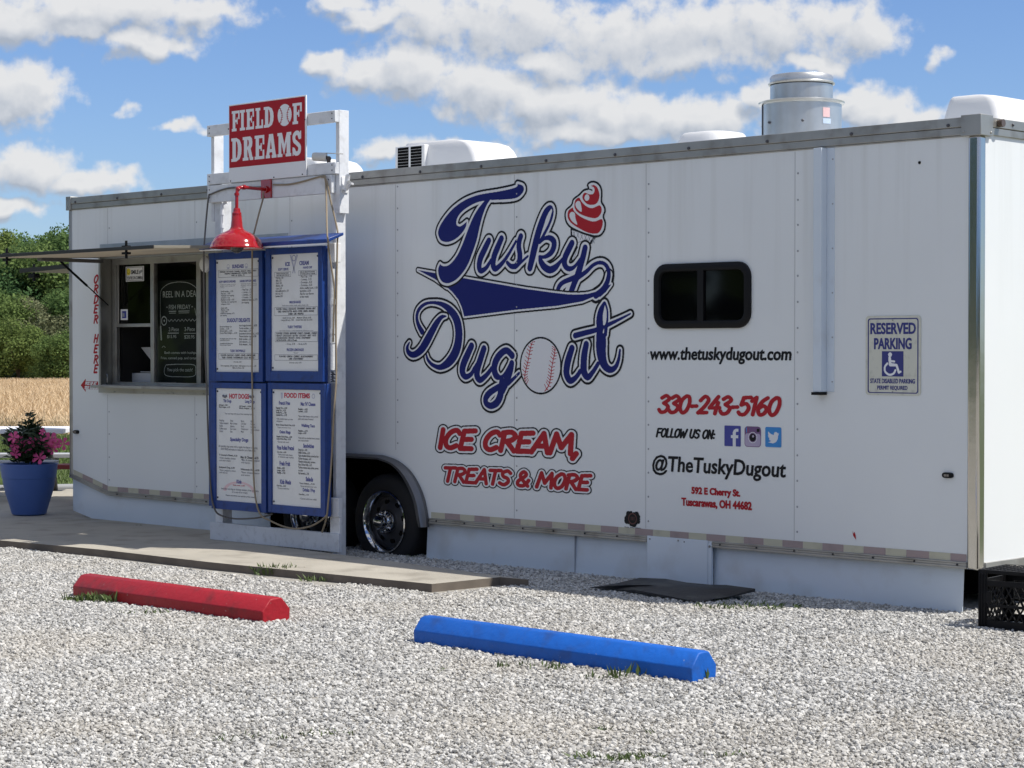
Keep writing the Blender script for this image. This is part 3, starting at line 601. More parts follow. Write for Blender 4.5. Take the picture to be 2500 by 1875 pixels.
# skirts
mat_joint = mat('joint_gap', (.36,.38,.42), .7)
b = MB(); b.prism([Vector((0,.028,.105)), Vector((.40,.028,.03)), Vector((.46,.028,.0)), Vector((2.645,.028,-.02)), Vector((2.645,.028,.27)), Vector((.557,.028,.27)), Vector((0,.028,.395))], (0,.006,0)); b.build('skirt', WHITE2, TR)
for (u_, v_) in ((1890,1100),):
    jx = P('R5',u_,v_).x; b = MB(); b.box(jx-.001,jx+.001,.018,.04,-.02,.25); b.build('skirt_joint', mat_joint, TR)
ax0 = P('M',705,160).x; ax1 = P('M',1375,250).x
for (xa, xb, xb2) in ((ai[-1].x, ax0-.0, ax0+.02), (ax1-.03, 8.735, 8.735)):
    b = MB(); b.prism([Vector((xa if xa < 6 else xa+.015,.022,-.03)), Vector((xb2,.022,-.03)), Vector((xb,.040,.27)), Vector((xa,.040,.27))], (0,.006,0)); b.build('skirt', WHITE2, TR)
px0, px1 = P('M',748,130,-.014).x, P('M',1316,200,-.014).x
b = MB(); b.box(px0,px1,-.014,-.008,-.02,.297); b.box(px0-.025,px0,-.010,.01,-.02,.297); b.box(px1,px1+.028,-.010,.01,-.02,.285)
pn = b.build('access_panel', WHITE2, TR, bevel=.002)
b = MB(); b.sphere((px1+.014,-.012,.262),.008); b.sphere(((px0+px1)/2,-.015,.282),.006); b.build_each('screw', ALU, pn)
# rails
def rail(segs, prof, name, m):
    b = MB()
    for (a, c) in segs:
        for (z0, z1, y0) in prof: b.prism([Vector((a[0],y0,a[1]+z0)), Vector((c[0],y0,c[1]+z0)), Vector((c[0],y0,c[1]+z1)), Vector((a[0],y0,a[1]+z1))], (0,.03,0))
    return b.build_each(name, m, TR, bevel=.002)
segB = [((.0,.39),(.557,.262)), ((.559,.262),(ao[0].x,ZB)), ((ao[-1].x+.002,ZB),(px0-.027,ZB)), ((px1+.030,ZB),(L_-.068,ZB))]
br = rail(segB, [(0,.014,-.012),(.0145,.028,-.008),(.0285,.038,-.011)], 'bottom_rail', ALU)
b = MB()
x = ao[-1].x+.08
while x < L_-.1: b.sphere((x,-.012,ZB+.021),.0055,seg=8); x += .28
for x in (.7,1.1,1.5,1.9,2.3): b.sphere((x,-.012,ZB+.023),.0055,seg=8)
b.build_each('screw', mat('dark_screw', (.05,.05,.05), .5, .5), br)
b = MB()                                        # reflective tape: cream and faded red blocks
def tape(x0, x1, zf, first):
    x = x0; k = first
    while x < x1-.01:
        e = min(x1, x+(.139 if k else .152)); b.face([(x,-.0025,zf(x)),(e-.001,-.0025,zf(e)),(e-.001,-.0025,zf(e)+.041),(x,-.0025,zf(x)+.041)], 0 if k else 1); x = e; k = 1-k
for sp_ in ((.05,.557, lambda x: .39-(x/.557)*.128+.039, 1),(.557,ao[0].x-.01, lambda x: ZB+.041, 1),(ao[-1].x+.02, L_-.07, lambda x: ZB+.0395, 1)):
    b = MB(); tape(*sp_); b.build('reflective_tape', [TAPEW, TAPER], TR, recalc=False)
b = MB(); b.box(.05,L_-.1,-.012,.02,2.664,2.706); b.box(.05,L_-.1,-.018,.02,2.708,2.762); b.box(L_-.012,L_+.014,.1,WID,2.664,2.706); b.box(L_-.012,L_+.018,.1,WID,2.708,2.762)
b.box(.05,L_-.1,-.006,.02,2.655,2.663)
trl = b.build('top_rail', ALU, TR, bevel=.003)
b = MB()
for i in range(15): b.sphere((.12+i*.607 if i < 14 else 8.66,-.019,2.722),.011,seg=8)
for i in range(4): b.sphere((L_+.019,.32+.6*i,2.735),.009,seg=8)
b.build_each('screw', mat('grey_screw', (.09,.09,.10), .4, .6), trl)
for (x0, x1, cx0, cx1) in ((L_-.070, L_+.006, L_-.104, L_+.024), (-.006, .045, -.016, .052)):
    b = MB(); b.box(x0,x1,-.008,.066,ZB-.004 if x0 > 1 else .385,2.66); b.build('corner_post', POLISH if x0 > 1 else ALU, TR, bevel=.016, seg=4)
    b = MB(); b.box(cx0,cx1,-.024,.105,2.656,2.772); b.sphere((cx0+.02,-.024,2.68),.007,seg=8); b.sphere((cx1,.08,2.675),.007,seg=8); b.build('corner_cap', ALU, TR, bevel=.006)
b = MB(); b.box(L_-.004,L_+.012,.066,WID,ZB-.01,ZB+.036); b.build('front_rail', ALU, TR, bevel=.003)
b = MB(); b.tube([(L_+.02,.17,2.733),(L_+.05,.17,2.733)], .022, 12); b.build('marker_light', LENS, TR)
# seams with rivets
def seam(xa, z0=.34, z1=2.65, sp=.152):
    b = MB(); b.box(xa-.0015,xa+.0015,-.0012,.001,z0,z1)
    o = b.build('panel_seam', mat_seam, TR); b = MB(); z = z0+.05
    while z < z1: b.sphere((xa+.022,-.0008,z+random.uniform(-.004,.004)),(.0068),seg=6,sc=(1,.5,1)); z += sp
    b.build_each('rivet', mat_rivet, o)
mat_seam = mat('seam_line', (.42,.42,.43), .5); mat_rivet = mat('rivet_head', (.33,.34,.36), .4, .3)
seam(P('S',966,750).x, .76)
for (u, v_) in ((1256,770),(1577,900),(1940,900)): seam(P('S',u,v_).x)
for (u, v_, z0, z1) in ((263,1060,.34,1.1),(476,1060,.34,1.1),(263,560,2.24,2.65),(476,560,2.24,2.65),(708,560,2.2,2.65)): seam(P('S',u,v_).x, z0, z1, .19)
b = MB(); p = P('Y',1013,322); b.sphere((p.x,-.002,p.z),.009,seg=8); b.build_each('bolt', BLACKP, TR)
for (rg, xa, xb, ya, yb) in (('R6',1212,1293,460,503), ('Z5',752,803,620,658)):
    p, q = P(rg,xa,(ya+yb)/2), P(rg,xb,(ya+yb)/2); zz = P(rg,xa,ya).z-P(rg,xa,yb).z; cxm = (p.x+q.x)/2; hw = (q.x-p.x)/2; hh = zz/2
    ring = lambda k, y: [Vector((cxm+math.copysign(abs(math.cos(a))**.6, math.cos(a))*hw*k, y, p.z+math.copysign(abs(math.sin(a))**.7, math.sin(a))*hh*k)) for a in [i*math.pi/10 for i in range(20)]]
    b = MB(); b.rings([ring(1,.001), ring(1,-.010), ring(.85,-.018)]); o = b.build('marker_light', BLACKP, TR)
    b = MB(); b.box(cxm-hw*.45,cxm-hw*.05,-.021,-.017,p.z-hh*.4,p.z+hh*.4); b.box(cxm+hw*.05,cxm+hw*.4,-.021,-.017,p.z-hh*.4,p.z+hh*.4); b.build_each('lens', mat('lamp_lens', (.26,.23,.20), .2), o)
# fender and wheels
b = MB(); n = len(ao)
b.rings([[p+Vector((0,-.002,0)) for p in ao], [p+Vector((0,-.03,0)) for p in ao], [p.lerp(q,.45)+Vector((0,-.045,0)) for p, q in zip(ao, ai)], [p.lerp(q,.55)+Vector((0,-.055,0)) for p, q in zip(ao, ai)], [p+Vector((0,-.05,0)) for p in ai], [p+Vector((0,.03,0)) for p in ai]], closed=False, cap=False)
b.build('fender', FENDER, TR, angle=50, recalc=True)
def wheel(cx_, cz_):
    b = MB(); rt = .345; yo = .035
    b.lathe((cx_,0,cz_), [(.21,yo+.012),(.235,yo-.004),(.30,yo-.008),(.328,yo+.006),(rt,yo+.035),(rt,yo+.20),(.30,yo+.235),(.21,yo+.23)], 'y', 48, cap=False); t = b.build('tyre', RUBBER, w_)
    b = MB(); b.lathe((cx_,0,cz_), [(.222,yo+.012),(.224,yo-.010),(.214,yo-.013),(.204,yo+.002),(.194,yo+.020),(.190,yo+.040)], 'y', 48)
    b.build('rim', CHROME, w_)
    b = MB(); b.lathe((cx_,0,cz_), [(.191,yo+.038),(.186,yo+.058),(.178,yo+.066),(.160,yo+.066),(.120,yo+.040),(.085,yo+.038),(.080,yo+.036),(.01,yo+.036)], 'y', 48)
    r_ = b.build('wheel_disc', DISH, w_)
    b = MB()
    for k in range(8):
        a = k*math.pi/4+.2; b.lathe((cx_+.140*math.cos(a), yo+.046, cz_+.140*math.sin(a)), [(.0005,0),(.0195,.0),(.0195,.012)], 'y', 14)
    b.build_each('hand_hole', BLACK, r_)
    b = MB(); b.lathe((cx_,0,cz_), [(.088,yo+.038),(.088,yo+.012),(.080,yo-.006),(.056,yo-.012),(.050,yo-.018),(.050,yo-.058),(.044,yo-.072),(.030,yo-.077),(.0005,yo-.078)], 'y', 32)
    for k in range(8):
        a = k*math.pi/4; b.lathe((cx_+.070*math.cos(a),0,cz_+.070*math.sin(a)), [(.013,yo+.0),(.013,yo-.022),(.009,yo-.034),(.0005,yo-.036)], 'y', 8)
    b.build('hub_cap', CHROME, w_)
for p in (P('S',938,1274,.03), P('S',757,1257,.03)):
    w_ = bpy.data.objects.new('wheel', None); COL.objects.link(w_); w_.parent = TR; BASE[w_.name] = BASE[TR.name]; w_.empty_display_size = .1
    wheel(p.x, p.z)
# tinted slider window
def rrect(x0, x1, z0, z1, r, y, n=7):
    o = []
    for (cx_, cz_, a0) in ((x1-r,z1-r,0),(x0+r,z1-r,90),(x0+r,z0+r,180),(x1-r,z0+r,270)):
        for i in range(n): a = R(a0+90*i/(n-1)); o.append(Vector((cx_+r*math.cos(a), y, cz_+r*math.sin(a))))
    return o
q0, q1 = P('R4',220,270), P('R4',741,270); zt, zb = P('R4',480,92).z, P('R4',480,446).z
b = MB(); b.rings([rrect(q0.x,q1.x,zb,zt,.095,.002), rrect(q0.x,q1.x,zb,zt,.095,-.016), rrect(q0.x+.012,q1.x-.012,zb+.012,zt-.012,.09,-.022), rrect(q0.x+.045,q1.x-.045,zb+.045,zt-.045,.055,-.018), rrect(q0.x+.05,q1.x-.05,zb+.05,zt-.05,.05,-.004)], cap=False)
mx_ = P('R4',470,270).x; b.box(mx_-.02,mx_+.028,-.017,-.003,zb+.04,zt-.04); win = b.build('tinted_window', BLACKP, TR)
b = MB(); b.face(rrect(q0.x+.03,q1.x-.03,zb+.03,zt-.03,.06,-.0035)); b.build('pane', SMOKE, win)
# cable chase right of the window
cy = -.058; c0, c1 = P('Y',152,300,cy).x, P('Y',217,300,cy).x; cz = P('R4',1110,790,cy).z; cf = P('Y',326,600).x
b = MB(); b.box(c0,c1,cy,.001,cz,2.654); b.box(c1,cf,-.004,.001,cz+.0,2.654)
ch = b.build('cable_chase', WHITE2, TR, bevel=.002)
b = MB(); b.box(c0-.006,c1+.004,cy-.008,-.004,cz-.018,cz-.001); b.build('end_cap', BLACKP, ch)
b = MB()
for t_ in range(6): b.sphere((cf-.012,-.005,cz+.06+t_*.26),.005,seg=6)
b.build_each('rivet', mat_rivet, ch)
# ---- order window
oy = .125
ow = bpy.data.objects.new('order_window', None); COL.objects.link(ow); ow.parent = TR; BASE[ow.name] = BASE[TR.name]; ow.empty_display_size = .1
b = MB()
b.box(WX0-.018,WX0+.006,-.014,.0,WZ0-.02,WZ1+.03); b.box(WX0,WX1,0.001,oy,WZ0-.012,WZ0-.001); b.box(WX0,WX1,0.001,oy,WZ1,WZ1+.01); b.box(WX1,WX1+.02,-.01,oy,WZ0,WZ1)
b.build('reveal', ALU, ow)
b = MB(); b.box(WX0-.006,WX0,.002,oy,WZ0,WZ1); b.build('side_panel', mat('dull_steel', (.30,.30,.28), .35, .6, var=.4, vscale=4), ow)
ph = P('Z4',437,1425,.05); b = MB(); b.tube([(WX0+.001,.045,ph.z-.045),(WX0+.018,.045,ph.z-.035),(WX0+.02,.045,ph.z+.03),(WX0+.001,.045,ph.z+.045)], .006, 8); b.build('handle', CHROME, ow)
wx = lambda x: P('Z4',x,800,oy).x
wz = lambda y: P('Z4',900,y,oy).z
b = MB(); fy0, fy1 = oy-.02, oy+.02
for (xa, xb) in ((492,532),(878,914),(1343,1388),(1440,1475)): b.box(wx(xa),wx(xb),fy0,fy1,wz(1468),wz(235))
b.box(wx(492),wx(1475),fy0-.004,fy1,wz(1500),wz(1466)); b.box(wx(492),wx(1475),fy0-.002,fy1,wz(262),wz(170))
b.build('frame', ALU, ow, bevel=.003)
b = MB(); b.box(wx(534),wx(876),fy0+.003,fy0+.018,wz(903),wz(868)); b.box(wx(534),wx(552),fy0+.005,fy0+.016,wz(868),wz(264)); b.build('sash', ALU, ow, bevel=.003)
for (xa, xb, ya, yb) in ((534,876,866,264),(916,1342,1466,237),(1390,1440,1466,237)):
    b = MB(); b.face([(wx(xa),oy,wz(ya)),(wx(xb),oy,wz(ya)),(wx(xb),oy,wz(yb)),(wx(xa),oy,wz(yb))]); b.build('pane', GLASS, ow)
b = MB(); sx0 = P('Z4',248,1502,-.14).x; sz = P('Z4',700,1515,-.14).z
b.box(sx0,2.35,-.14,.10,sz-.012,sz+.010); b.build('counter_shelf', ALU, ow, bevel=.003)
b = MB(); b.box(WX0,2.35,-.03,-.004,sz-.055,sz-.014)
for x in (.7,1.1,1.5,1.9): b.sphere((x,-.031,sz-.045),.006,seg=8)
b.build('shelf_bracket', ALU, ow)
# flashing over the window
f0, f1 = P('Z4',350,70), P('Z4',350,118); b = MB(); b.prism([Vector((f0.x,-.004,WZ1+.0)), Vector((2.9,-.004,WZ1+.0)), Vector((2.9,-.004,f0.z)), Vector((f0.x,-.004,f0.z))], (0,.004,0)); b.build('flashing', mat('dull_flashing', (.46,.49,.52), .35, .5, var=.3), ow)
# awning flap over the order window and its gas struts
hz = WZ1+.012; ay = -1.12; fz = P('S',293,611,ay).z; ax = P('S',244,640).x; xr = 2.75
aw = bpy.data.objects.new('window_awning', None); COL.objects.link(aw); aw.parent = TR; BASE[aw.name] = BASE[TR.name]; aw.empty_display_size = .1
b = MB(); b.hexa([(ax,-.01,hz),(xr,-.01,hz),(xr,ay,fz),(ax,ay,fz)], [(ax,-.01,hz+.022),(xr,-.01,hz+.022),(xr,ay,fz+.022),(ax,ay,fz+.022)]); b.build('flap', FRP, aw, bevel=.003)
b = MB(); b.box(ax-.004,xr+.004,ay-.010,ay-.001,fz-.002,fz+.024); b.prism([Vector((ax-.008,-.01,hz-.002)), Vector((ax-.001,-.01,hz-.002)), Vector((ax-.001,-.01,hz+.024)), Vector((ax-.008,-.01,hz+.024))], (0,ay+.01,fz-hz)); b.build('edge_trim', mat('dark_trim', (.07,.065,.06), .35, .6), aw, bevel=.002)
def onflap(y): return hz+(y/ay)*(fz-hz)
b = MB(); s0 = Vector((ax+.05,-.42,onflap(-.42)-.03)); s1 = Vector((WX0+.03,.05,P('Z4',455,685,.05).z)); mid_ = s0.lerp(s1,.55)
b.tube([s0, mid_], .010, 10); b.tube([mid_, s1], .0055, 8); b.build('gas_strut', BLACKP, aw)
b = MB(); b.box(ax+.02,ax+.08,-.62,-.02,onflap(-.3)-.036,onflap(-.3)-.008); b.build('strut_bracket', mat('grey_bracket', (.14,.14,.14), .5, .4), aw)
for xx in (P('Z4',580,90,ay).x, P('N',35,330,ay).x):
    b = MB(); b.tube([(xx,ay+.03,fz-.06),(xx,ay+.03,fz+.07)], .010, 8); b.box(xx-.03,xx+.03,ay+.01,ay+.05,fz+.024,fz+.034); b.box(xx-.03,xx+.03,ay+.01,ay+.05,fz-.03,fz-.014); b.build('latch', BLACKP, aw)
# rear pickup-window awning
ra0 = P('N',705,424,.45); ra1 = P('N',215,492,.45); xe = -.95; zr0, zr1 = ra0.z, P('N',215,492,.45).z
xo = ra1.x
ra = bpy.data.objects.new('window_awning', None); COL.objects.link(ra); ra.parent = TR; BASE[ra.name] = BASE[TR.name]; ra.empty_display_size = .1
b = MB(); b.hexa([(-.005,.45,ra0.z-.02),(xo,.45,ra1.z-.02),(xo,1.75,ra1.z-.02),(-.005,1.75,ra0.z-.02)], [(-.005,.45,ra0.z),(xo,.45,ra1.z),(xo,1.75,ra1.z),(-.005,1.75,ra0.z)]); b.build('flap', FRP, ra)
b = MB(); b.prism([Vector((-.005,.44,ra0.z-.03)), Vector((xo,.44,ra1.z-.03)), Vector((xo,.44,ra1.z+.01)), Vector((-.005,.44,ra0.z+.01))], (0,-.008,0)); b.build('edge_trim', bpy.data.materials['dark_trim'], ra)
b = MB(); lx = P('N',345,520,.6).x; lz = ra1.z + (ra0.z-ra1.z)*(lx-xo)/(-.005-xo); b.tube([(lx,.6,lz-.10),(lx,.6,lz+.06)], .012, 8); b.box(lx-.05,lx+.05,.57,.63,lz-.07,lz-.03); b.build('latch', BLACKP, ra)
# ---- roof gear
def dome(name, x0, x1, y0, y1, z0, z1, taper=.12, px=3.2):
    rs = []
    for k in range(9):
        t = k/8; a = t*math.pi/2; s = 1-taper*t - (1-math.cos(a))*.16 if k < 8 else .72; h = z0+(z1-z0)*math.sin(a)**.55
        if k == 8: s = .62
        cx_, cy_ = (x0+x1)/2, (y0+y1)/2; hx, hy = (x1-x0)/2*s, (y1-y0)/2*s
        rs.append([Vector((cx_+hx*math.copysign(abs(math.cos(q))**(2/px), math.cos(q)), cy_+hy*math.copysign(abs(math.sin(q))**(2/px), math.sin(q)), h)) for q in [2*math.pi*i/48 for i in range(48)]])
    b = MB(); b.rings(rs, True, True); return b.build(name, FIBER, TR, angle=60)
def shell_ac(x0, x1, y0, y1, zt, xg=None):
    """roof air conditioner: upright tapering front face, long rounded right flank"""
    z0 = ZT+.004; rs = []
    prof = [(0,0,1.0),(.45,.10,1.0),(.78,.22,.97),(.93,.36,.90),(1.0,.56,.78)]
    for (h, ins, wd) in [(0,0,1),(.25,.012,1),(.5,.03,1),(.72,.055,.985),(.86,.085,.96),(.95,.14,.91),(1.0,.24,.82)]:
        xa = x0+.05*h*(x1-x0)*1.2; xb = x1-(ins*1.5)*(x1-x0); ya = y0+.03*h+ins*.25*(y1-y0)*.5; yb = y1-ins*.6*(y1-y0)
        rs.append(rrect(xa, xb, ya, yb, .035+.03*h, z0+(zt-z0)*h, 6))
    rs = [[Vector((p.x, p.z, p.y)) for p in r] for r in rs]
    b = MB(); b.rings(rs, True, True); return b.build('roof_air_conditioner', FIBER, TR, angle=55)
yA = .55
a0, a1 = P('K',672,420,yA).x, P('K',1398,350,yA).x; azt = P('K',1250,150,yA+.1).z
# long axis runs across the roof: the far right end in the photo is the back of the shell
yB = P('K',1835,330,a1,0).y; print('AC', a0, a1, yB)
ac = shell_ac(a0, a1+.02, yA, yB, azt)
g0, g1 = P('K',692,300,yA).x, P('K',955,300,yA).x; gz0, gz1 = ZT+.01, P('K',830,190,yA).z
b = MB(); b.box(g0,g1,yA-.012,yA+.04,gz0,gz1-.012); gr = b.build('grille', FIBER, ac, bevel=.006)
b = MB(); ns = 9
for i in range(ns):
    fq = i/(ns-1); z = gz0+.03+(gz1-gz0-.062)*fq; so_ = 0
    for (xa, xb) in ((g0+.03+so_,(g0+g1)/2-.012),((g0+g1)/2+.012,g1-.03)): b.box(xa,xb,yA-.0145,yA-.0125,z-.010,z+.009)
b.build_each('slot', BLACK, gr)
e0 = P('K',18,450,yA).x
ac2 = shell_ac(e0-(a1-a0), e0+.02, yA, yB, azt-.02)
v0, v1 = P('S',1667,350,1.9).x, P('S',1797,340,1.9).x
dome('roof_vent', v0, v1, 1.7, 2.2, ZT+.004, P('S',1700,327,1.9).z)
w0, w1 = P('Z7',1592,480,.5).x, P('Z7',2050,480,.5).x
shell_ac(w0, min(w1, L_-.03), .45, 1.5, P('Z7',1700,308,.55).z)
fy = .62; fx0, fx1, fc = P('Z7',181,480,fy).x, P('Z7',808,480,fy).x, P('Z7',495,480,fy)
dist = (Vector((fc.x,fy,2.9))-CAM).dot(FW); pm = FPX/dist
rad = lambda w: w*.31646/2/pm
zz_ = lambda y: P('Z7',495,y,fy).z
b = MB(); r1 = rad(627); r2 = rad(488)
b.lathe((fc.x,fy,0), [(r1*.98,ZT-.02),(r1*.98,zz_(372)),(r1+.012,zz_(366)),(r1+.014,zz_(352)),(r1*.96,zz_(342)),(r2+.01,zz_(338))], 'z', 56)
fan = b.build('exhaust_fan', GALV, TR, angle=30)
b = MB(); b.lathe((fc.x,fy,0), [(r2*.985,zz_(345)),(r2*.985,zz_(222))], 'z', 56); b.build('fan_drum', GALV, fan)
b = MB(); b.lathe((fc.x,fy,0), [(r2*.96,zz_(214)),(r2+.008,zz_(216)),(r2+.010,zz_(205)),(r2*1.0,zz_(196)),(r2*1.0,zz_(160)),(r2*.95,zz_(144)),(r2*.80,zz_(137)),(.0005,zz_(133))], 'z', 56); b.build('fan_cap', GALV, fan, angle=40)
b = MB()
for a in (R(-105), R(-52), R(-160)): b.sphere((fc.x+r1*math.cos(a),fy+r1*math.sin(a),zz_(520)),.009,seg=8)
b.build_each('bolt', bpy.data.materials['grey_screw'], fan)
sa_ = math.atan2(-.80,-.60); b = MB(); b.box(-.003,.003,-.004,.004,ZT,zz_(372)); bmesh.ops.translate(b.bm, verts=b.bm.verts, vec=(fc.x+r1*.985*math.cos(sa_), fy+r1*.985*math.sin(sa_), 0)); b.build('seam', bpy.data.materials['grey_screw'], fan)
def sticker(a0_, a1_, z0, z1, m):
    b = MB(); r = r1*.985; b.rings([[Vector((fc.x+r*math.cos(R(a)),fy+r*math.sin(R(a)),z)) for a in np.linspace(a0_,a1_,5)] for z in (z0,z1)], closed=False, cap=False); b.build('sticker', m, fan, recalc=False)
sticker(-22,-10,zz_(490),zz_(418),mat('pink_label', (.75,.50,.50), .5)); sticker(-22,-8,zz_(540),zz_(500),mat('pale_blue_label', (.50,.60,.72), .5))
# ---- vinyl graphics on the side
def WP(reg, x, y): p = P(reg, x, y); return (p.x, p.z)
def pr(reg, x, y, r): p = P(reg, x, y); return r*REG[reg][2]*(p-CAM).dot(FW)/FPX
def ST(reg, pts, n=7):
    return [tuple(q) for q in crom([(*WP(reg, x, y), pr(reg, x, y, r)) for x, y, r in pts], n)]
def PG(reg, pts, n=6, corners=()):
    out = []; seg = []; pts = list(pts); k = len(pts)
    if not corners: return [tuple(q) for q in crom([WP(reg,*p) for p in pts+pts[:1]], n)]
    cs = sorted(corners)
    for a, c in zip(cs, cs[1:]+[cs[0]+k]):
        out += [tuple(q) for q in crom([WP(reg,*pts[i%k]) for i in range(a, c+1)], n)][:-1]
    return out
x0, z0 = WP('C', 40, 1000); x1, _ = WP('E', 1659, 400)
V = Vinyl(x0-.02, x1+.02, P('D',260,1640).z, P('A',1470,0).z, .0022)
BL, WH, BK, RD, GY, OK = 1, 2, 3, 4, 5, 2
def layer(f, w1, w2):
    V.paint(f, BK, w2); V.paint(f, WH, w1); V.paint(f, BL, 0)
pad = .06; sw = lambda f, *ss: [V.stroke(f, s, pad) for s in ss]
wT1, wT2, wD1, wD2 = .0168, .0305, .0125, .0275
# soft-serve cone (under the y)
f = V.field(); V.polygon(f, [WP('B',*p) for p in [(848,700),(1190,830),(1118,925),(1010,1180),(860,1200),(850,820)]]); V.paint(f, BK)
f = V.field(); V.polygon(f, [WP('B',*p) for p in [(868,728),(1152,830),(1106,892),(960,1100),(880,1150),(872,1110),(950,960),(872,800)]]); V.paint(f, OK)
f = V.field()
for k in range(6):
    xa = 880+k*52; ya = 735+k*18
    sw(f, ST('B', [(xa,ya,5),(xa+30,ya+80,5)], 2), ST('B', [(xa+30,ya+10,5),(xa-6,ya+88,5)], 2))
sw(f, ST('B', [(940,900,5),(1080,850,5)], 2), ST('B', [(880,1140,5),(930,1020,5)], 2)); V.paint(f, GY)
# u s k y
f = V.field()
sw(f, ST('A', [(1072,872,44),(1020,980,50),(960,1110,50),(942,1220,46),(968,1278,40),(1040,1235,32),(1105,1130,24)]),
      ST('A', [(1243,842,44),(1190,965,50),(1145,1080,50),(1130,1190,48),(1160,1250,42),(1240,1190,34),(1330,1070,26),(1440,880,20)]),
      ST('A', [(1505,812,42),(1484,880,44),(1478,960,44),(1492,1060,46),(1482,1150,46),(1430,1215,40),(1370,1215,34),(1320,1165,26)]),
      ST('A', [(1430,1225,34),(1510,1160,22),(1600,1080,16)]),
      ST('B', [(300,1240,48),(335,1090,56),(372,930,58),(415,760,56),(465,610,54),(520,480,46),(575,425,34),(605,470,22),(595,550,22),(560,650,22),(505,760,24),(440,880,26)]),
      ST('B', [(430,900,20),(500,840,26),(570,835,38),(622,880,46),(622,960,46),(580,1040,40),(500,1090,28),(430,1085,20)]),
      ST('B', [(430,1090,24),(450,1160,44),(500,1230,50),(570,1265,50),(640,1235,46),(700,1170,30),(760,1100,24)]),
      ST('B', [(868,905,46),(825,990,50),(778,1090,50),(765,1170,48),(795,1235,40),(850,1250,34),(910,1215,26),(980,1120,22)]),
      ST('B', [(1045,968,46),(1020,1080,50),(985,1200,52),(950,1320,54),(905,1430,50),(850,1580,46)]),
      ST('B', [(920,1370,46),(840,1395,36),(740,1440,34),(690,1500,36),(670,1580,36)]),
      ST('B', [(950,1370,34),(1060,1290,32),(1150,1205,27),(1230,1168,25),(1300,1180,27),(1350,1240,33),(1366,1330,36),(1340,1440,40),(1280,1540,44),(1190,1610,46)]))
layer(f, wT1, wT2)
for a, c in (((838,1395),(745,1565)),): 
    f = V.field(); V.polygon(f, [WP('B',*p) for p in [(835,1455),(800,1565),(712,1565),(745,1510)]]); V.paint(f, WH)
    f = V.field(); V.polygon(f, [WP('B',*p) for p in [(790,1500),(765,1565),(735,1565),(752,1525)]]); V.paint(f, BK)
f = V.field(); V.polygon(f, PG('B', [(588,440),(600,470),(565,570),(520,660),(478,732),(495,650),(530,540)], 4)); V.paint(f, WH)
# swoosh
sw_pts = [WP('A',115,1268), WP('A',740,1378), WP('A',1659,1538)] + [WP('B',*p) for p in [(300,1530),(600,1572),(820,1597),(960,1600),(1080,1590),(1190,1560),(1270,1500),(1400,1460),(1330,1560),(1240,1640)]] + [WP('E',*p) for p in [(1150,75),(1050,135),(900,198),(560,258),(0,312)]] + [WP('C',905,402)] + [WP('C',*p) for p in [(888,330),(868,265),(825,170),(745,70),(690,20)]] + [WP('A',*p) for p in [(500,1505),(345,1390)]]
f = V.field(); V.polygon(f, sw_pts, .06)
sw(f, ST('B', [(1366,1330,36),(1340,1440,40),(1280,1540,44),(1190,1610,46)])); 
layer(f, .0125, .0235)
f = V.field(); sw(f, ST('B', [(1230,1168,25),(1300,1180,27),(1350,1240,33),(1366,1330,36),(1340,1440,42),(1280,1540,46),(1190,1612,46)])); V.paint(f, BL)
# T
T_ = [(1460,105),(1530,130),(1545,190),(1500,258),(1430,298),(1300,315),(1090,322),(1040,400),(990,530),(950,680),(910,860),(860,1010),(800,1170),(730,1290),(640,1390),(550,1440),(490,1445),(430,1412),(395,1330),(390,1250),(415,1188),(450,1213),(500,1214),(560,1180),(640,1080),(700,960),(740,860),(800,700),(860,560),(930,440),(1012,335),(930,350),(820,400),(720,470),(660,540),(635,610),(640,660),(680,680),(720,660),(775,615),(760,690),(700,780),(620,850),(540,885),(480,888),(420,860),(390,790),(390,740),(420,660),(500,540),(600,430),(740,330),(880,270),(1000,240),(1200,208),(1380,170),(1452,140)]
f = V.field(); V.polygon(f, PG('A', T_, 5, corners=(0,6,20,30,39,57)), .06); layer(f, wT1, wT2)
# D u g
f = V.field(); sw(f, ST('C', [(338,608,42),(290,520,34),(266,420,28),(288,320,28),(365,240,24),(475,214,20),(610,240,34),(720,320,54),(800,440,66),(832,590,70),(825,750,72),(785,890,74),(705,1010,66),(590,1085,40),(490,1062,28),(420,995,24),(396,920,16)])); layer(f, wD1, wD2)
f = V.field(); sw(f, ST('C', [(662,398,10),(600,412,30),(535,490,48),(470,605,58),(405,725,64),(345,825,60),(275,895,50),(205,918,42),(150,880,36),(138,815,26),(166,755,12)])); layer(f, wD1, wD2)
f = V.field()
sw(f, ST('C', [(1005,800,50),(950,920,56),(895,1050,58),(882,1150,54),(925,1215,42),(1000,1180,34),(1050,1090,28),(1120,980,24)]),
      ST('C', [(1172,838,50),(1125,980,54),(1085,1110,56),(1080,1200,54),(1120,1258,44),(1200,1200,36),(1280,1100,32)]),
      ST('C', [(1555,930,48),(1480,862,46),(1400,905,52),(1335,1000,56),(1312,1110,54),(1340,1200,50),(1400,1225,30),(1460,1175,28),(1535,1060,40)]),
      ST('C', [(1548,1035,46),(1520,1150,58),(1468,1290,60),(1420,1400,56)]),
      ST('D', [(460,1050,70),(440,1180,72),(425,1290,74),(370,1400,70),(275,1455,58),(195,1420,54),(180,1340,58),(230,1255,60),(330,1180,55),(450,1110,52)]),
      ST('D', [(560,1080,40),(650,1000,32),(745,905,24)]))
layer(f, wD1, wD2)
f = V.field(); sw(f, ST('D', [(262,1375,26),(320,1310,30),(380,1240,8)], 4)); V.paint(f, WH)
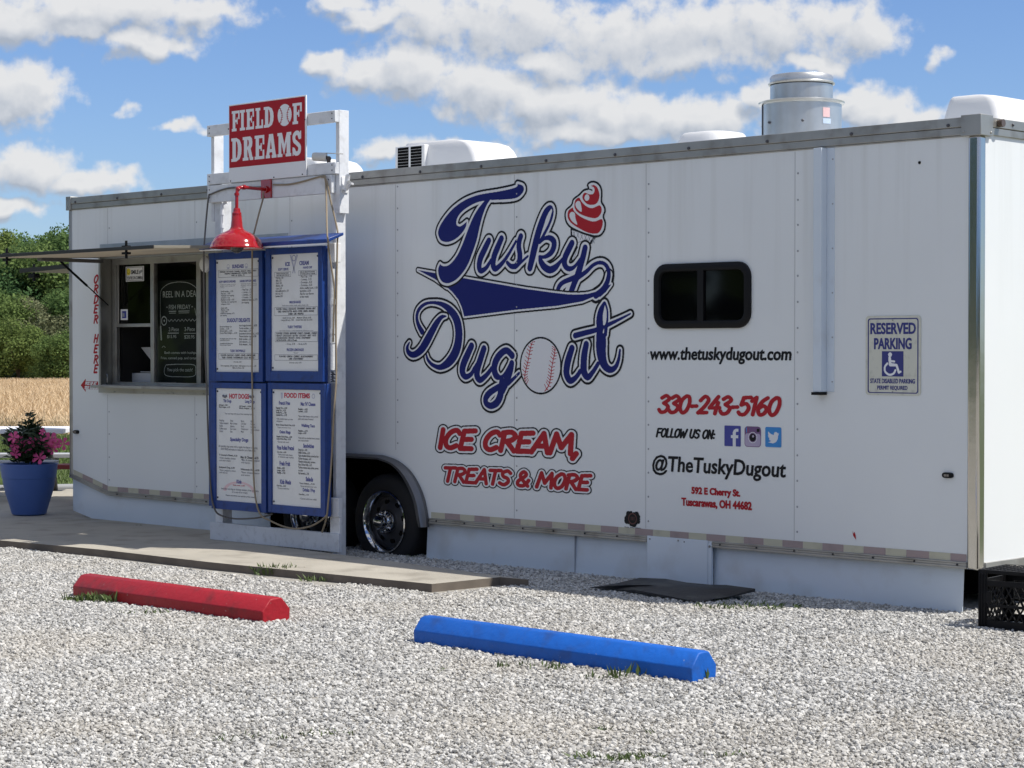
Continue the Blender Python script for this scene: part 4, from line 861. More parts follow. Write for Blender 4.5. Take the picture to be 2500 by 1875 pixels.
f = V.field(); sw(f, ST('D', [(262,1372,6),(310,1320,12),(345,1275,3)], 4)); V.paint(f, BK)
# u t
f = V.field()
sw(f, ST('E', [(757,832,50),(718,950,56),(690,1070,58),(685,1180,54),(730,1265,48),(800,1235,38),(870,1140,34)]),
      ST('E', [(950,780,50),(925,910,56),(915,1050,58),(922,1155,56),(972,1220,46),(1040,1150,36),(1110,1040,32)]),
      ST('E', [(1195,232,34),(1150,320,46),(1130,440,58),(1142,580,72),(1150,720,90),(1150,850,88),(1165,970,76),(1205,1070,60),(1275,1120,46),(1345,1085,36),(1388,980,28),(1405,855,18)]),
      ST('E', [(1195,232,34),(1230,320,22),(1232,450,22),(1205,640,36)]),
      ST('E', [(800,660,40),(940,622,38),(1080,585,34),(1230,520,30),(1400,440,20),(1545,365,12)]))
layer(f, wD1, wD2)
f = V.field(); V.polygon(f, PG('E', [(1203,250),(1225,330),(1222,440),(1205,510),(1178,510),(1180,400),(1190,300)], 3)); V.polygon(f, PG('E', [(1190,562),(1192,600),(1182,632),(1174,610)], 3)); V.paint(f, WH)
# ball
bc = WP('E', 332, 1065); rb = pr('E', 332, 1065, 389); rbi = pr('E', 332, 1065, 364)
f = V.field(); V.stroke(f, [(*bc, rb), (*bc, rb)], .05); V.paint(f, BK); f = V.field(); V.stroke(f, [(*bc, rbi), (*bc, rbi)], .05); V.paint(f, WH)
for seam_ in ([(222,745),(196,830),(180,920),(158,1030),(138,1110),(120,1200),(128,1280),(155,1335)], [(528,830),(525,900),(505,980),(485,1090),(475,1180),(462,1260),(440,1340),(390,1410)]):
    q = crom([WP('E',*p) for p in seam_], 4); f = V.field(); V.stroke(f, [(p[0],p[1],.0035) for p in q], .05)
    for i in range(0, len(q)-1, 2):
        t = (q[i+1]-q[i]); t = t/np.linalg.norm(t); nn = np.array([-t[1], t[0]]); e = q[i]
        for s_ in (-1, 1): V.stroke(f, [(e[0],e[1],.0028),(e[0]+s_*nn[0]*.026+abs(nn[0])*0,e[1]+s_*nn[1]*.026+.012,.0024)], .05)
    ends = V.field(); V.stroke(ends, [(*bc, rbi*.985), (*bc, rbi*.985)], .05); f = np.maximum(f, ends); V.paint(f, RD)
# soft serve
sil = [(1080,160),(1068,118),(1095,78),(1150,60),(1210,78),(1258,130),(1280,215),(1276,338),(1310,400),(1325,470),(1302,545),(1325,620),(1318,720),(1270,800),(1200,828),(1110,812),(1000,778),(860,712),(790,640),(765,540),(782,450),(855,380),(880,305),(960,240),(1020,180)]
f = V.field(); V.polygon(f, PG('B', sil, 4)); V.paint(f, BK); V.paint(f, WH, -.0135)
f = V.field(); V.stroke(f, ST('B', [(1080,170,8),(1128,185,10),(1140,195,8)], 3), .05); V.paint(f, BK)
for pg in ([(1125,132),(1170,122),(1215,165),(1240,260),(1215,350),(1160,387),(1080,380),(1022,325),(1010,270),(1040,225),(1100,245),(1150,242),(1172,200),(1165,155)],
           [(968,288),(1000,345),(1060,405),(1140,432),(1240,395),(1270,450),(1250,520),(1190,567),(1080,552),(960,500),(905,430),(905,350),(930,305)],
           [(880,422),(900,475),(980,545),(1100,600),(1180,612),(1270,580),(1282,650),(1250,740),(1190,777),(1080,762),(960,702),(860,635),(812,560),(818,470)]):
    f = V.field(); V.polygon(f, PG('B', pg, 4)); V.paint(f, RD)
f = V.field(); V.stroke(f, [(*WP('B',1070,290), pr('B',1070,290,44))]*2, .05); V.polygon(f, PG('B', [(940,338),(980,350),(998,480),(930,430),(915,372)], 4)); V.polygon(f, PG('B', [(868,480),(905,500),(915,570),(938,655),(870,610),(835,545),(842,500)], 4)); V.paint(f, WH)
V.build('logo_graphic', [LOGOB, LOGOW, LOGOK, LOGOR, GREYV], -.0022, TR)
# brush-lettered lines
def brushline(name, s, reg, xl, yl, xr_, yr, cap_y0, r, mats, shear, w=None, cell=.002, y=-.002, ax=.74):
    a = P(reg, xl, yl); c_ = P(reg, xr_, yr); h = P(reg, xl, cap_y0).z - a.z
    v = Vinyl(a.x-.08, c_.x+.14, a.z-.10, a.z+h+.07, cell, ax); f = v.field(); brush(v, f, s, a.x, a.z, h, c_.x-a.x-h*shear, r, shear)
    if w:
        v.paint(f, 2, w[1]); v.paint(f, 3, w[0])
    v.paint(f, 1); v.build(name, mats, y, TR); return v
brushline('ice_cream_lettering', 'ICE CREAM,', 'R5', 850, 292, 2040, 360, 153, .0182, [LOGOR, LOGOK, LOGOW], .24, (.0125,.0215))
brushline('treats_lettering', 'TREATS & MORE', 'R5', 888, 550, 2035, 605, 445, .0130, [LOGOR, LOGOK, LOGOW], .26, (.010,.0172))
brushline('phone_number', '330-243-5160', 'T', 218, 212, 1602, 230, 26, .0115, [LOGOR], .22)
brushline('follow_us_lettering', 'FOLLOW US ON:', 'T', 196, 487, 900, 509, 396, .0058, [LOGOK], .20)
def btext(name, body, reg, xl, yb, xr_, yt, m, shear=0, bold=0, y=-.002, parent=None, ym=None, **kw):
    a = P(reg, xl, yb, y); c_ = P(reg, xr_, yb, y); xm_ = (xl+xr_)/2; zb_ = P(reg, xm_, yb, y).z; zt_ = P(reg, xm_, yt, y).z
    return text(name, body, a.x, c_.x, zb_, zt_, y, m, parent or TR, shear, bold, **kw)
def bline(name, body, reg, xl, yb, xr_, yt, m, shear, bold, ax=.8):
    a = P(reg, xl, yb); c_ = P(reg, xr_, yb); xm_ = (xl+xr_)/2; return vtext(name, body, a.x, c_.x, P(reg,xm_,yb).z, P(reg,xm_,yt).z, -.002, m, TR, shear, bold, .0016, ax)
bline('web_address', 'www.thetuskydugout.com', 'R4', 193, 640, 958, 548, LOGOK, .12, .0030)
bline('handle_lettering', '@TheTuskyDugout', 'T', 150, 966, 1655, 722, LOGOK, .10, .0030)
bline('street_address', '592 E Cherry St.', 'T', 590, 1172, 1142, 1066, LOGOR, 0, .0030)
bline('town_address', 'Tuscarawas, OH 44682', 'T', 478, 1305, 1272, 1196, LOGOR, 0, .0030)
# social icons
def icon(name, reg, xa, xb, ya, yb, mats, paint):
    p, q = P(reg,xa,yb), P(reg,xb,yb); s = q.x-p.x; zc = (P(reg,(xa+xb)/2,ya).z+P(reg,(xa+xb)/2,yb).z)/2; v = Vinyl(p.x, q.x, zc-s/2, zc+s/2, .0018)
    U = lambda pts: [(p.x+a*s, zc-s/2+b_*s) for a, b_ in pts]
    def rr_(r, val, x0=0, x1=1, z0=0, z1=1):
        f = v.field(); pp = []
        for (cx_, cz_, a0) in ((x1-r,z1-r,0),(x0+r,z1-r,90),(x0+r,z0+r,180),(x1-r,z0+r,270)): pp += [(cx_+r*math.cos(R(a0+18*i)), cz_+r*math.sin(R(a0+18*i))) for i in range(6)]
        v.polygon(f, U(pp)); v.paint(f, val)
    def circ(cx_, cz_, r, val): f = v.field(); v.stroke(f, [(*U([(cx_,cz_)])[0], r*s)]*2, .03); v.paint(f, val)
    def pl(pts, val): f = v.field(); v.polygon(f, U(pts)); v.paint(f, val)
    paint(rr_, circ, pl); v.build(name, mats, -.002, TR)
icon('letter_icon', 'T', 963, 1146, 367, 596, [FBB, LOGOW], lambda rr_, c_, pl: (rr_(.04,1), pl([(.52,0),(.70,0),(.70,.40),(.84,.40),(.86,.55),(.70,.55),(.70,.66),(.74,.72),(.86,.72),(.86,.86),(.70,.86),(.58,.80),(.52,.68),(.52,.55),(.40,.55),(.40,.40),(.52,.40)],2)))
icon('camera_icon', 'T', 1190, 1373, 373, 606, [PURP, PURD, LOGOW, LOGOK, TWB, LOGOR], lambda rr_, c_, pl: (rr_(.16,2), rr_(.14,1,.03,.97,.03,.66), rr_(.10,2,.04,.96,.70,.96), rr_(.02,5,.10,.16,.70,.95), rr_(.02,6,.17,.22,.70,.95), rr_(.05,4,.74,.92,.74,.90), c_(.5,.46,.27,3), c_(.5,.46,.235,2), c_(.5,.46,.19,4), c_(.52,.52,.06,1)))
icon('bird_icon', 'T', 1422, 1603, 378, 612, [TWB, LOGOW], lambda rr_, c_, pl: (rr_(.07,1), pl([(.16,.24),(.30,.22),(.50,.19),(.68,.27),(.78,.42),(.80,.58),(.86,.66),(.79,.66),(.86,.72),(.78,.70),(.70,.76),(.60,.76),(.54,.68),(.54,.61),(.40,.64),(.28,.70),(.20,.78),(.17,.70),(.22,.58),(.17,.60),(.20,.50),(.29,.43),(.23,.42),(.28,.34),(.37,.32),(.28,.26)],2)))
# maker's seal and a small red mark
p, q = P('R4',50,1515), P('R4',148,1437); v = Vinyl(p.x,q.x,p.z,q.z,.002); f = v.field(); w_ = q.x-p.x; h_ = q.z-p.z; cxx, czz = p.x+w_/2, p.z+h_*.52
for k in range(14):
    a = k*.449; v.stroke(f, [(cxx,czz,.03),(cxx+w_*.36*math.cos(a),czz+h_*.36*math.sin(a),.008+.006*(k%3))], .03)
v.paint(f, 1); f = v.field(); v.stroke(f, [(cxx,czz,w_*.24)]*2, .03); v.paint(f, 2); v.paint(f, 1, -w_*.05)
for k in (-1,0,1): f = v.field(); v.stroke(f, [(cxx+k*.012,czz-.008,.003),(cxx+k*.012,czz+.010,.003)], .03); v.paint(f, 2)
v.build('maker_seal', [LOGOK, BROWN], -.002, TR)
btext('seal_number', '740-284-8081', 'R4', 54, 1533, 143, 1520, LOGOK, 0, .03)
b = MB(); p = P('R6',562,930); b.poly([(p.x-.014,-.002,p.z+.03),(p.x-.008,-.002,p.z-.0),(p.x+.012,-.002,p.z-.022),(p.x+.008,-.002,p.z+.006),(p.x+.001,-.002,p.z+.024),(p.x-.006,-.002,p.z+.012)]); b.build('red_scrape', LOGOR, TR)
# ORDER HERE, stacked letters
for ch_, yy in zip('ORDERHERE', (423,522,630,725,829,1024,1128,1235,1330)):
    c0_, t0_, b0_ = P('Z4',314,yy), P('Z4',314,yy-40).z, P('Z4',314,yy+36).z
    hh_ = t0_-b0_; v = Vinyl(c0_.x-.09,c0_.x+.10,b0_-.02,t0_+.02,.002); f = v.field(); brush(v, f, ch_, c0_.x-.040, b0_, hh_, .052, .0082, .26); v.paint(f, 1); v.build('red_letter', [LOGOR], -.002, TR)
ar = [(155,1495),(205,1428),(205,1455),(331,1457),(331,1538),(205,1536),(205,1563)]
b = MB(); b.poly([Vector((P('Z4',*p_).x,-.0015,P('Z4',*p_).z)) for p_ in ar]); arrow = b.build('pickup_arrow', SIGNR, TR)
for s_, yb_ in (('PICK UP AT',1489),('SIDE WINDOW',1532)): 
    a = P('Z4',195 if 'SIDE' in s_ else 203,yb_); c_ = P('Z4',328 if 'SIDE' in s_ else 316,yb_); hh_ = P('Z4',250,yb_-26).z-P('Z4',250,yb_).z; v = Vinyl(a.x-.02,c_.x+.03,a.z-.01,a.z+hh_+.01,.0016); f = v.field(); brush(v, f, s_, a.x, a.z, hh_, c_.x-a.x-hh_*.2, .0038, .2); v.paint(f, 1); v.build('arrow_lettering', [LOGOW], -.0028, arrow)
# ------------------------------------------------------------------ things on and in the trailer
p0, p1 = P('R4',1357,800,-.004), P('R4',1654,800,-.004); zt, zb = P('R4',1505,378,-.004).z, P('R4',1505,808,-.004).z
RS = thing('parking_sign', ((p0.x+p1.x)/2, -.004, zb), 'white reserved parking sign with a blue wheelchair square, screwed to the trailer', 'sign')
b = MB(); b.rings([rrect(p0.x,p1.x,zb,zt,.02,-.001), rrect(p0.x,p1.x,zb,zt,.02,-.005)]); b.build('sign_plate', SIGNC, RS)
sxx = lambda x: P('R4',x,600,-.006).x
szz = lambda y: P('R4',1505,y,-.006).z
b = MB(); o_, i_ = rrect(sxx(1368),sxx(1642),szz(797),szz(391),.016,-.0058), rrect(sxx(1374),sxx(1636),szz(792),szz(397),.012,-.0058); b.rings([o_, i_], cap=False, sm=False); b.build('border', SIGNB, RS, recalc=False)
for s_, xa, xb, yb_, yt_, bo in (('RESERVED',1382,1628,478,415,.02),('PARKING',1402,1606,560,497,.02),('STATE DISABLED PARKING',1382,1624,744,718,.012),('PERMIT REQUIRED',1420,1584,782,756,.012)):
    vtext('lettering', s_, sxx(xa), sxx(xb), szz(yb_), szz(yt_), -.0062, SIGNB, RS, 0, .0028 if bo > .015 else .0010, .0012)
s0_, s1_ = sxx(1445), sxx(1562); v = Vinyl(s0_,s1_,szz(706),szz(570),.0016); f = v.field(); v.polygon(f, [(s0_,szz(706)),(s1_,szz(706)),(s1_,szz(570)),(s0_,szz(570))]); v.paint(f, 1)
f = v.field(); WSP = lambda *pts: [(sxx(x), szz(y), r) for x, y, r in pts]
v.stroke(f, WSP((1489,588,.013),(1489,588,.013)), .03); v.stroke(f, WSP((1487,605,.0085),(1490,642,.0095),(1524,645,.0075),(1537,684,.0075),(1546,680,.006)), .03); v.stroke(f, WSP((1488,622,.006),(1512,625,.006)), .03)
v.stroke(f, [tuple(q)+(.0062,) for q in crom([(sxx(x), szz(y)) for x, y in ((1474,636),(1461,655),(1463,680),(1485,697),(1508,690),(1518,672))], 6)], .03); v.paint(f, 2); v.build('wheelchair_symbol', [SIGNB, SIGNW], -.0062, RS)
b = MB()
for yy in (403,788): b.sphere((sxx(1503),-.007,szz(yy)),.004,seg=8)
b.build_each('screw', ALU, RS)
# chalkboard behind the right-hand glass
cyb = oy+.05; cx_ = lambda x: P('Z4',x,900,cyb).x
czf = lambda y: P('Z4',1140,y,cyb).z
CB = thing('chalkboard', (cx_(1150), cyb, czf(1464)), 'black chalkboard with the fish friday deal, behind the right window pane', 'chalkboard')
b = MB(); b.box(cx_(925),cx_(1420),cyb,cyb+.012,czf(1464),czf(430)); b.build('board', SLATE, CB)
ly = cyb-.003
for s_, xa, xb, yb_, yt_ in (('REEL IN A DEAL',990,1352,603,540),('FISH FRIDAY',1050,1268,726,680),('2-Piece',1048,1150,948,908),('3-Piece',1208,1312,948,908),('$15.95',1032,1124,1022,986),('$20.95',1206,1308,1028,990),('Both comes with hushpuppies',1004,1400,1186,1152),('Fries, canned pop, and tartar sauce',968,1410,1240,1206),('You pick the catch!',1030,1288,1366,1320)):
    text('chalk_writing', s_, cx_(xa), cx_(xb), czf(yb_), czf(yt_), ly, CHALK, CB, 0, -.004)
v = Vinyl(cx_(930),cx_(1420),czf(1464),czf(430),.002); f = v.field(); CW = lambda pts, r: [(*q, r) for q in crom([(cx_(x), czf(y)) for x, y in pts], 6)]
v.stroke(f, CW([(966,900),(964,700),(966,560),(985,510),(1050,465),(1150,450),(1250,465),(1320,510),(1345,560)], .0022), .03)
v.stroke(f, CW([(966,900),(972,1030)], .009), .03); v.stroke(f, CW([(1000,795),(1025,820),(1022,865),(998,885),(978,860),(980,815),(1000,795)], .004), .03); v.stroke(f, CW([(1002,838),(1003,842)], .007), .03)
v.stroke(f, CW([(1038+18*i, 838+(10 if i%2 else -10)) for i in range(17)], .0018), .03)
for (xa, xb, yy) in ((1050,1122,745),(1148,1258,745),(1055,1118,764),(1150,1254,764),(1040,1148,967),(1202,1320,970)): v.stroke(f, CW([(xa,yy),(xb,yy)], .0022), .03)
v.stroke(f, CW([(1020,1290),(1150,1282),(1300,1288),(1318,1340),(1300,1400),(1150,1410),(1020,1398),(1002,1340),(1020,1290)], .0022), .03); v.stroke(f, CW([(980,1112),(995,1098),(1012,1112)], .002), .03); v.stroke(f, CW([(1312,720),(1330,800),(1342,740)], .002), .03)
for xx in (1030,1284): v.stroke(f, CW([(xx,703),(xx+2,703)], .005), .03)
v.paint(f, 1); v.build('chalk_drawing', [CHALK], ly, CB)
# stickers on the glass of the serving window
ny = oy-.004; nx_ = lambda x: P('Z4',x,500,ny).x
nzf = lambda y: P('Z4',700,y,ny).z
SM = thing('camera_notice', (nx_(702), ny, nzf(445)), 'white smile notice with a yellow face on the upper window pane', 'notice')
b = MB(); b.box(nx_(612),nx_(795),ny-.002,ny,nzf(443),nzf(292)); b.build('card', SIGNW, SM, bevel=.004)
b = MB(); ro, rn = rrect(nx_(620),nx_(788),nzf(436),nzf(299),.006,ny-.0032), rrect(nx_(624),nx_(784),nzf(432),nzf(303),.004,ny-.0032); b.rings([ro, rn], cap=False, sm=False); b.build('border', LOGOK, SM, recalc=False)
text('lettering', 'SMILE', nx_(666), nx_(742), nzf(370), nzf(328), ny-.003, LOGOK, SM, 0, .03); text('lettering', "YOU'RE ON CAMERA", nx_(626), nx_(783), nzf(424), nzf(390), ny-.003, LOGOK, SM, 0, .02)
v = Vinyl(nx_(622),nx_(790),nzf(380),nzf(305),.0015); f = v.field(); fcn = (nx_(640), nzf(346)); v.stroke(f, [(*fcn,.030)]*2, .03); v.paint(f, 1); f = v.field(); v.stroke(f, [(fcn[0]-.009,fcn[1]+.008,.003)]*2, .03); v.stroke(f, [(fcn[0]+.009,fcn[1]+.008,.003)]*2, .03); v.stroke(f, [(*q,.002) for q in crom([(fcn[0]-.016,fcn[1]-.004),(fcn[0],fcn[1]-.015),(fcn[0]+.016,fcn[1]-.004)], 5)], .03); v.paint(f, 2)
f = v.field(); v.stroke(f, [(nx_(755),nzf(352),.012),(nx_(775),nzf(342),.010)], .03); v.stroke(f, [(nx_(752),nzf(366),.006),(nx_(760),nzf(356),.006)], .03); v.paint(f, 3); v.build('face_symbol', [YEL, LOGOK, GREYV], ny-.003, SM)
CD = thing('payment_notice', (nx_(595), ny, nzf(835)), 'small white card with a dark phone picture at the corner of the upper pane', 'notice')
b = MB(); b.box(nx_(560),nx_(630),ny-.002,ny,nzf(833),nzf(724)); b.build('card', SIGNW, CD); b = MB(); b.box(nx_(575),nx_(616),ny-.0035,ny-.002,nzf(815),nzf(742)); b.build('picture', FBB, CD); b = MB(); b.box(nx_(580),nx_(600),ny-.005,ny-.0035,nzf(800),nzf(762)); b.build('phone_picture', GREYV, CD)
# boxes on the serving counter
by = .28; bx_ = lambda x: P('Z4',x,1400,by).x
bzf = lambda y: P('Z4',760,y,by).z
zc_ = WZ0-.03
tb = MB(); tb.box(bx_(655),bx_(905),by,by+.22,zc_,bzf(1372)); tb.box(bx_(735),bx_(910),by+.02,by+.24,bzf(1366),bzf(1356)); solid('carton', mat('white_card', (.60,.62,.64), .7), 'white cardboard carton standing on the counter inside the open window', 'carton', tb, bevel=.004)
TB = thing('tip_box', (bx_(620), by+.1, zc_), 'small pale box marked To, beside the white carton in the window', 'box'); tb = MB(); tb.box(bx_(592),bx_(652),by+.02,by+.12,zc_,bzf(1345)); tb.build('box', mat('pale_card', (.48,.53,.54), .7), TB, bevel=.003); text('lettering', 'To', bx_(604), bx_(640), bzf(1405), bzf(1375), by+.018, INK, TB)
tb = MB(); my = .34; tb.prism([P('Z4',764,1112,my), P('Z4',905,1108,my), P('Z4',905,1290,my), P('Z4',880,1262,my)], (0,.012,0)); tb.tube([P('Z4',885,1260,my)+Vector((0,.02,0)), Vector((P('Z4',900,1350,my).x, my+.05, zc_))], .012, 8); solid('order_screen', mat('screen_back', (.55,.55,.54), .5), 'tilted pale back of an order screen inside the window', 'screen', tb)
# ------------------------------------------------------------------ menu stand
FB = -.46; FBB_ = -.42
xr1 = P('Z3',1250,300,FB).x; xl1 = P('Z3',92,450,FB).x
pR = P('Z3',1285,300,FBB_).x          # right face of the upper right post
FR = thing('menu_stand', ((xl1+xr1)/2, -.40, SZ), 'white painted timber stand of posts and boards in front of the trailer', 'menu stand')
def zav(reg, ya, yb, xa, xb, y): return (P(reg,xa,ya,y).z + P(reg,xb,yb,y).z)/2
b = MB(); ztp = P('Z3',1285,250,FBB_).z; zbt = P('Z3',1300,1180,FBB_).z
b.box(pR-.038,pR,FBB_,FBB_+.089,zbt,ztp); b.build('post', BOARDW, FR, bevel=.003)
b = MB(); b.box(pR-.077,pR-.039,FBB_+.002,FBB_+.091,-.02,P('Z3',1240,840,FBB_).z); b.build('post', BOARDW, FR, bevel=.003)
lxx = P('Z3',130,600,FBB_).x
b = MB(); b.box(lxx,lxx+.038,FBB_,FBB_+.089,P('Z3',130,1255,FBB_).z,P('Z3',130,450,FBB_).z); b.build('post', BOARDW, FR, bevel=.003)
b = MB(); b.box(lxx+.04,lxx+.128,FBB_+.002,FBB_+.091,-.02,P('Z3',130,900,FBB_).z); b.build('post', BOARDW, FR, bevel=.003)
bmid = lambda yl, yr, y=FB: zav('Z3', yl, yr, 92, 1245, y)
boards = {}
for nm, (ta, tb_), (ba, bb) in (('top', (402,245),(497,355)), ('second', (828,722),(925,828)), ('third', (932,836),(1085,1002))):
    b = MB(); xe = pR-.002 if nm != 'third' else pR-.04
    b.box(xl1 if nm != 'third' else xl1+.004, xe, FB, FBB_-.001, bmid(ba,bb), bmid(ta,tb_)); boards[nm] = (bmid(ba,bb), bmid(ta,tb_)); o = b.build('board', BOARDW, FR, bevel=.003)
    s_ = MB()
    for xx in (xl1+.03, xe-.03):
        for q in (.3,.75): s_.sphere((xx,FB-.001,boards[nm][0]+(boards[nm][1]-boards[nm][0])*q),.005,seg=8)
    s_.build_each('screw', bpy.data.materials['grey_screw'], o)
zl0 = (P('Z2',125,1490,FB).z+P('L',1700,1090,FB).z)/2; zl1 = (P('Z2',125,1335,FB).z+P('L',1700,790,FB).z)/2
xl2, xr2 = P('Z2',122,1400,FB).x, P('L',1706,900,FB).x
b = MB(); b.box(xl2,xr2,FB,FBB_-.001,zl0,zl1); o = b.build('board', mat('worn_white_board', (.66,.69,.73), .6, var=.2, vscale=5, dirt=(.30,.30,.30), dirt_scale=26, dirt_amt=.35), FR, bevel=.003)
b = MB(); bx0 = P('L',1608,400,FB+.01).x; b.box(bx0-.02,xr2-.008,FB+.004,FBB_-.001,P('L',1650,525,FB).z,P('L',1650,232,FB).z); b.box(bx0-.03,xr2-.004,FB+.012,FBB_-.001,zl1,P('L',1650,530,FB).z); b.build('cleat', BOARDW, FR, bevel=.002)
b = MB(); b.box(bx0-.02,xr2-.01,FB+.004,FBB_-.001,P('Z1',1440,1640,FB).z,P('Z1',1440,1515,FB).z); pl_ = b.build('marked_plate', BOARDW, FR)
b = MB()
for i in range(9):
    zq = P('Z1',1440,1520+13*i,FB).z; b.box(bx0-.010+.012*(i%2),bx0+.020+.010*(i%3),FB+.002,FB+.0036,zq-.004,zq+.003)
b.build_each('marking', INK, pl_)
b = MB(); b.box(P('Z1',1420,250,FB-.01).x,P('Z1',1482,250,FB-.01).x,FB-.02,FBB_,P('Z1',1450,352,FB).z,P('Z1',1450,146,FB).z); b.build('outlet_box', SIGNW, FR, bevel=.004)
cdx = P('Z1',1455,800,FB).x; b = MB(); b.tube([(cdx,FB-.005,P('Z1',1455,1500,FB).z),(cdx,FB-.005,P('Z1',1455,420,FB).z)], .016, 10)
for yy in (770,1085,1180): zq = P('Z1',1455,yy,FB).z; b.tube([(cdx,FB-.005,zq-.02),(cdx,FB-.005,zq+.02)], .021, 10)
b.build('conduit', BOARDW, FR)
cdx = P('Z3',240,1250,FBB_).x; b = MB(); b.tube([(cdx,FBB_-.012,P('Z3',240,1390,FBB_).z-.7),(cdx,FBB_-.012,P('Z3',240,1110,FBB_).z),(cdx+.03,FBB_+.01,P('Z3',240,1080,FBB_).z)], .013, 10)
for yy in (1180,1300): zq = P('Z3',240,yy,FBB_).z; b.tube([(cdx,FBB_-.012,zq-.015),(cdx,FBB_-.012,zq+.015)], .018, 10)
b.build('conduit', SIGNW, FR)
# back sheet of the stand between posts, low down
# FIELD OF DREAMS sign
sy = FB-.004; sl_, sr_ = P('Z3',299,500,sy).x, P('Z3',995,500,sy).x
zz3 = lambda yl, yr: (P('Z3',300,yl,sy).z+P('Z3',993,yr,sy).z)/2
st_, sb_, rt_, rb_ = zz3(210,118), zz3(910,845), zz3(219,130), zz3(775,713)
FS = thing('field_sign', ((sl_+sr_)/2, sy, sb_), 'red and white FIELD OF DREAMS sign with a baseball, on top of the menu stand', 'sign')
b = MB(); b.box(sl_,sr_,sy-.010,sy,sb_,st_); b.build('sign_panel', SIGNW, FS, bevel=.002)
v = Vinyl(sl_,sr_,sb_,st_,.0018); f = v.field(); a_, c_ = P('Z3',303,500,sy).x+.002, P('Z3',985,500,sy).x; v.polygon(f, [(a_,rb_),(c_,rb_),(c_,rt_),(a_,rt_)]); v.paint(f, 1)
def slab(c, x0, z0, w, h):
    T = lambda pts: [(x0+a*w, z0+b_*h) for a, b_ in pts]; f = v.field(); rc = lambda *q: [v.polygon(f, T([(r_[0],r_[1]),(r_[2],r_[1]),(r_[2],r_[3]),(r_[0],r_[3])])) for r_ in q]; holes = []
    if c == 'F': rc((.12,0,.46,1),(0,0,.60,.13),(0,.87,1,1),(.82,.58,1,1),(.46,.43,.72,.57),(.62,.34,.74,.66))
    if c == 'I': rc((.25,0,.75,1),(0,0,1,.13),(0,.87,1,1))
    if c == 'E': rc((.12,0,.46,1),(0,0,1,.13),(0,.87,1,1),(.82,.60,1,1),(.82,0,1,.38),(.46,.43,.72,.57),(.62,.34,.74,.66))
    if c == 'L': rc((.14,0,.50,1),(0,0,1,.13),(0,.87,.64,1),(.80,0,1,.42))
    if c == 'D': v.polygon(f, T([(0,0),(.5,0),(.82,.10),(.97,.30),(1,.5),(.97,.7),(.82,.90),(.5,1),(0,1),(0,.87),(.12,.87),(.12,.13),(0,.13)])); holes = [[(.44,.14),(.55,.17),(.62,.3),(.64,.5),(.62,.7),(.55,.83),(.44,.86)]]
    if c == 'R': v.polygon(f, T([(0,0),(.54,0),(.54,.13),(.44,.13),(.44,.45),(.48,.45),(.68,0),(1,0),(1,.13),(.92,.13),(.76,.49),(.88,.58),(.92,.73),(.88,.90),(.72,1),(0,1),(0,.87),(.12,.87),(.12,.13),(0,.13)])); holes = [[(.44,.58),(.54,.60),(.59,.72),(.55,.85),(.44,.87)]]
    if c == 'A': v.polygon(f, T([(.30,1),(.68,1),(.93,.13),(1,.13),(1,0),(.56,0),(.56,.13),(.62,.13),(.60,.24),(.36,.24),(.33,.13),(.40,.13),(.40,0),(0,0),(0,.13),(.06,.13),(.28,.87),(.30,.87)])); holes = [[(.39,.37),(.57,.37),(.48,.74)]]
    if c == 'M': v.polygon(f, T([(0,1),(.33,1),(.5,.52),(.68,1),(1,1),(1,.87),(.93,.87),(.93,.13),(1,.13),(1,0),(.60,0),(.60,.13),(.67,.13),(.67,.62),(.48,.06),(.28,.62),(.28,.13),(.36,.13),(.36,0),(0,0),(0,.13),(.08,.13),(.08,.87),(0,.87)]))
    if c == 'S': v.stroke(f, [(x0+p_[0]*w, z0+p_[1]*h, .155*w) for p_ in crom([(.80,.74),(.66,.90),(.42,.92),(.20,.82),(.22,.62),(.5,.50),(.78,.36),(.76,.16),(.55,.08),(.32,.10),(.16,.24)], 5)], .03); rc((.84,.68,.97,1),(.02,0,.14,.34))
    v.paint(f, 2)
    for h_ in holes: f = v.field(); v.polygon(f, T(h_)); v.paint(f, 1)
tx = lambda x: P('Z3',x,500,sy).x
r1_ = (zz3(448,375)+.004, zz3(262,182)); r2_ = (zz3(722,662), zz3(508,438))
zl_ = lambda x, y: P('Z3',x,y,sy).z
b1, t1 = zl_(640,412), zl_(640,226); b2, t2 = zl_(640,690), zl_(640,474)
for c, xa, xb in (('F',327,398),('I',400,446),('E',456,527),('L',541,608),('D',616,704),('F',874,957)): slab(c, tx(xa), b1, tx(xb)-tx(xa), t1-b1)
for c, xa, xb in (('D',322,415),('R',425,520),('E',532,620),('A',632,730),('M',738,862),('S',872,954)): slab(c, tx(xa), b2, tx(xb)-tx(xa), t2-b2)
bcx, bcz = tx(803), (b1+t1)/2; brr = (tx(866)-tx(740))/2
f = v.field(); v.stroke(f, [(bcx,bcz,brr)]*2, .05); v.paint(f, 2)
for s_ in (-1, 1):
    q = crom([(bcx+s_*brr*.72,bcz+brr*.75),(bcx+s_*brr*.38,bcz+brr*.15),(bcx+s_*brr*.45,bcz-brr*.4),(bcx+s_*brr*.70,bcz-brr*.75)], 6); f = v.field(); v.stroke(f, [(p_[0],p_[1],.0035) for p_ in q], .03)
    for e_ in q[1:-1:2]: v.stroke(f, [(e_[0]-.010,e_[1]-.004,.0017),(e_[0]+.010,e_[1]-.004,.0017)], .03)
    v.paint(f, 1)
v.build('lettering', [SIGNR, SIGNW], sy-.0108, FS)
b = MB()
for xx, yy in ((315,893),(705,860),(962,833),(982,698),(985,340),(297,425)): b.sphere((tx(xx),sy-.010,zl_(xx,yy)),.0055,seg=8)
b.build_each('bolt', BLACKP, FS)
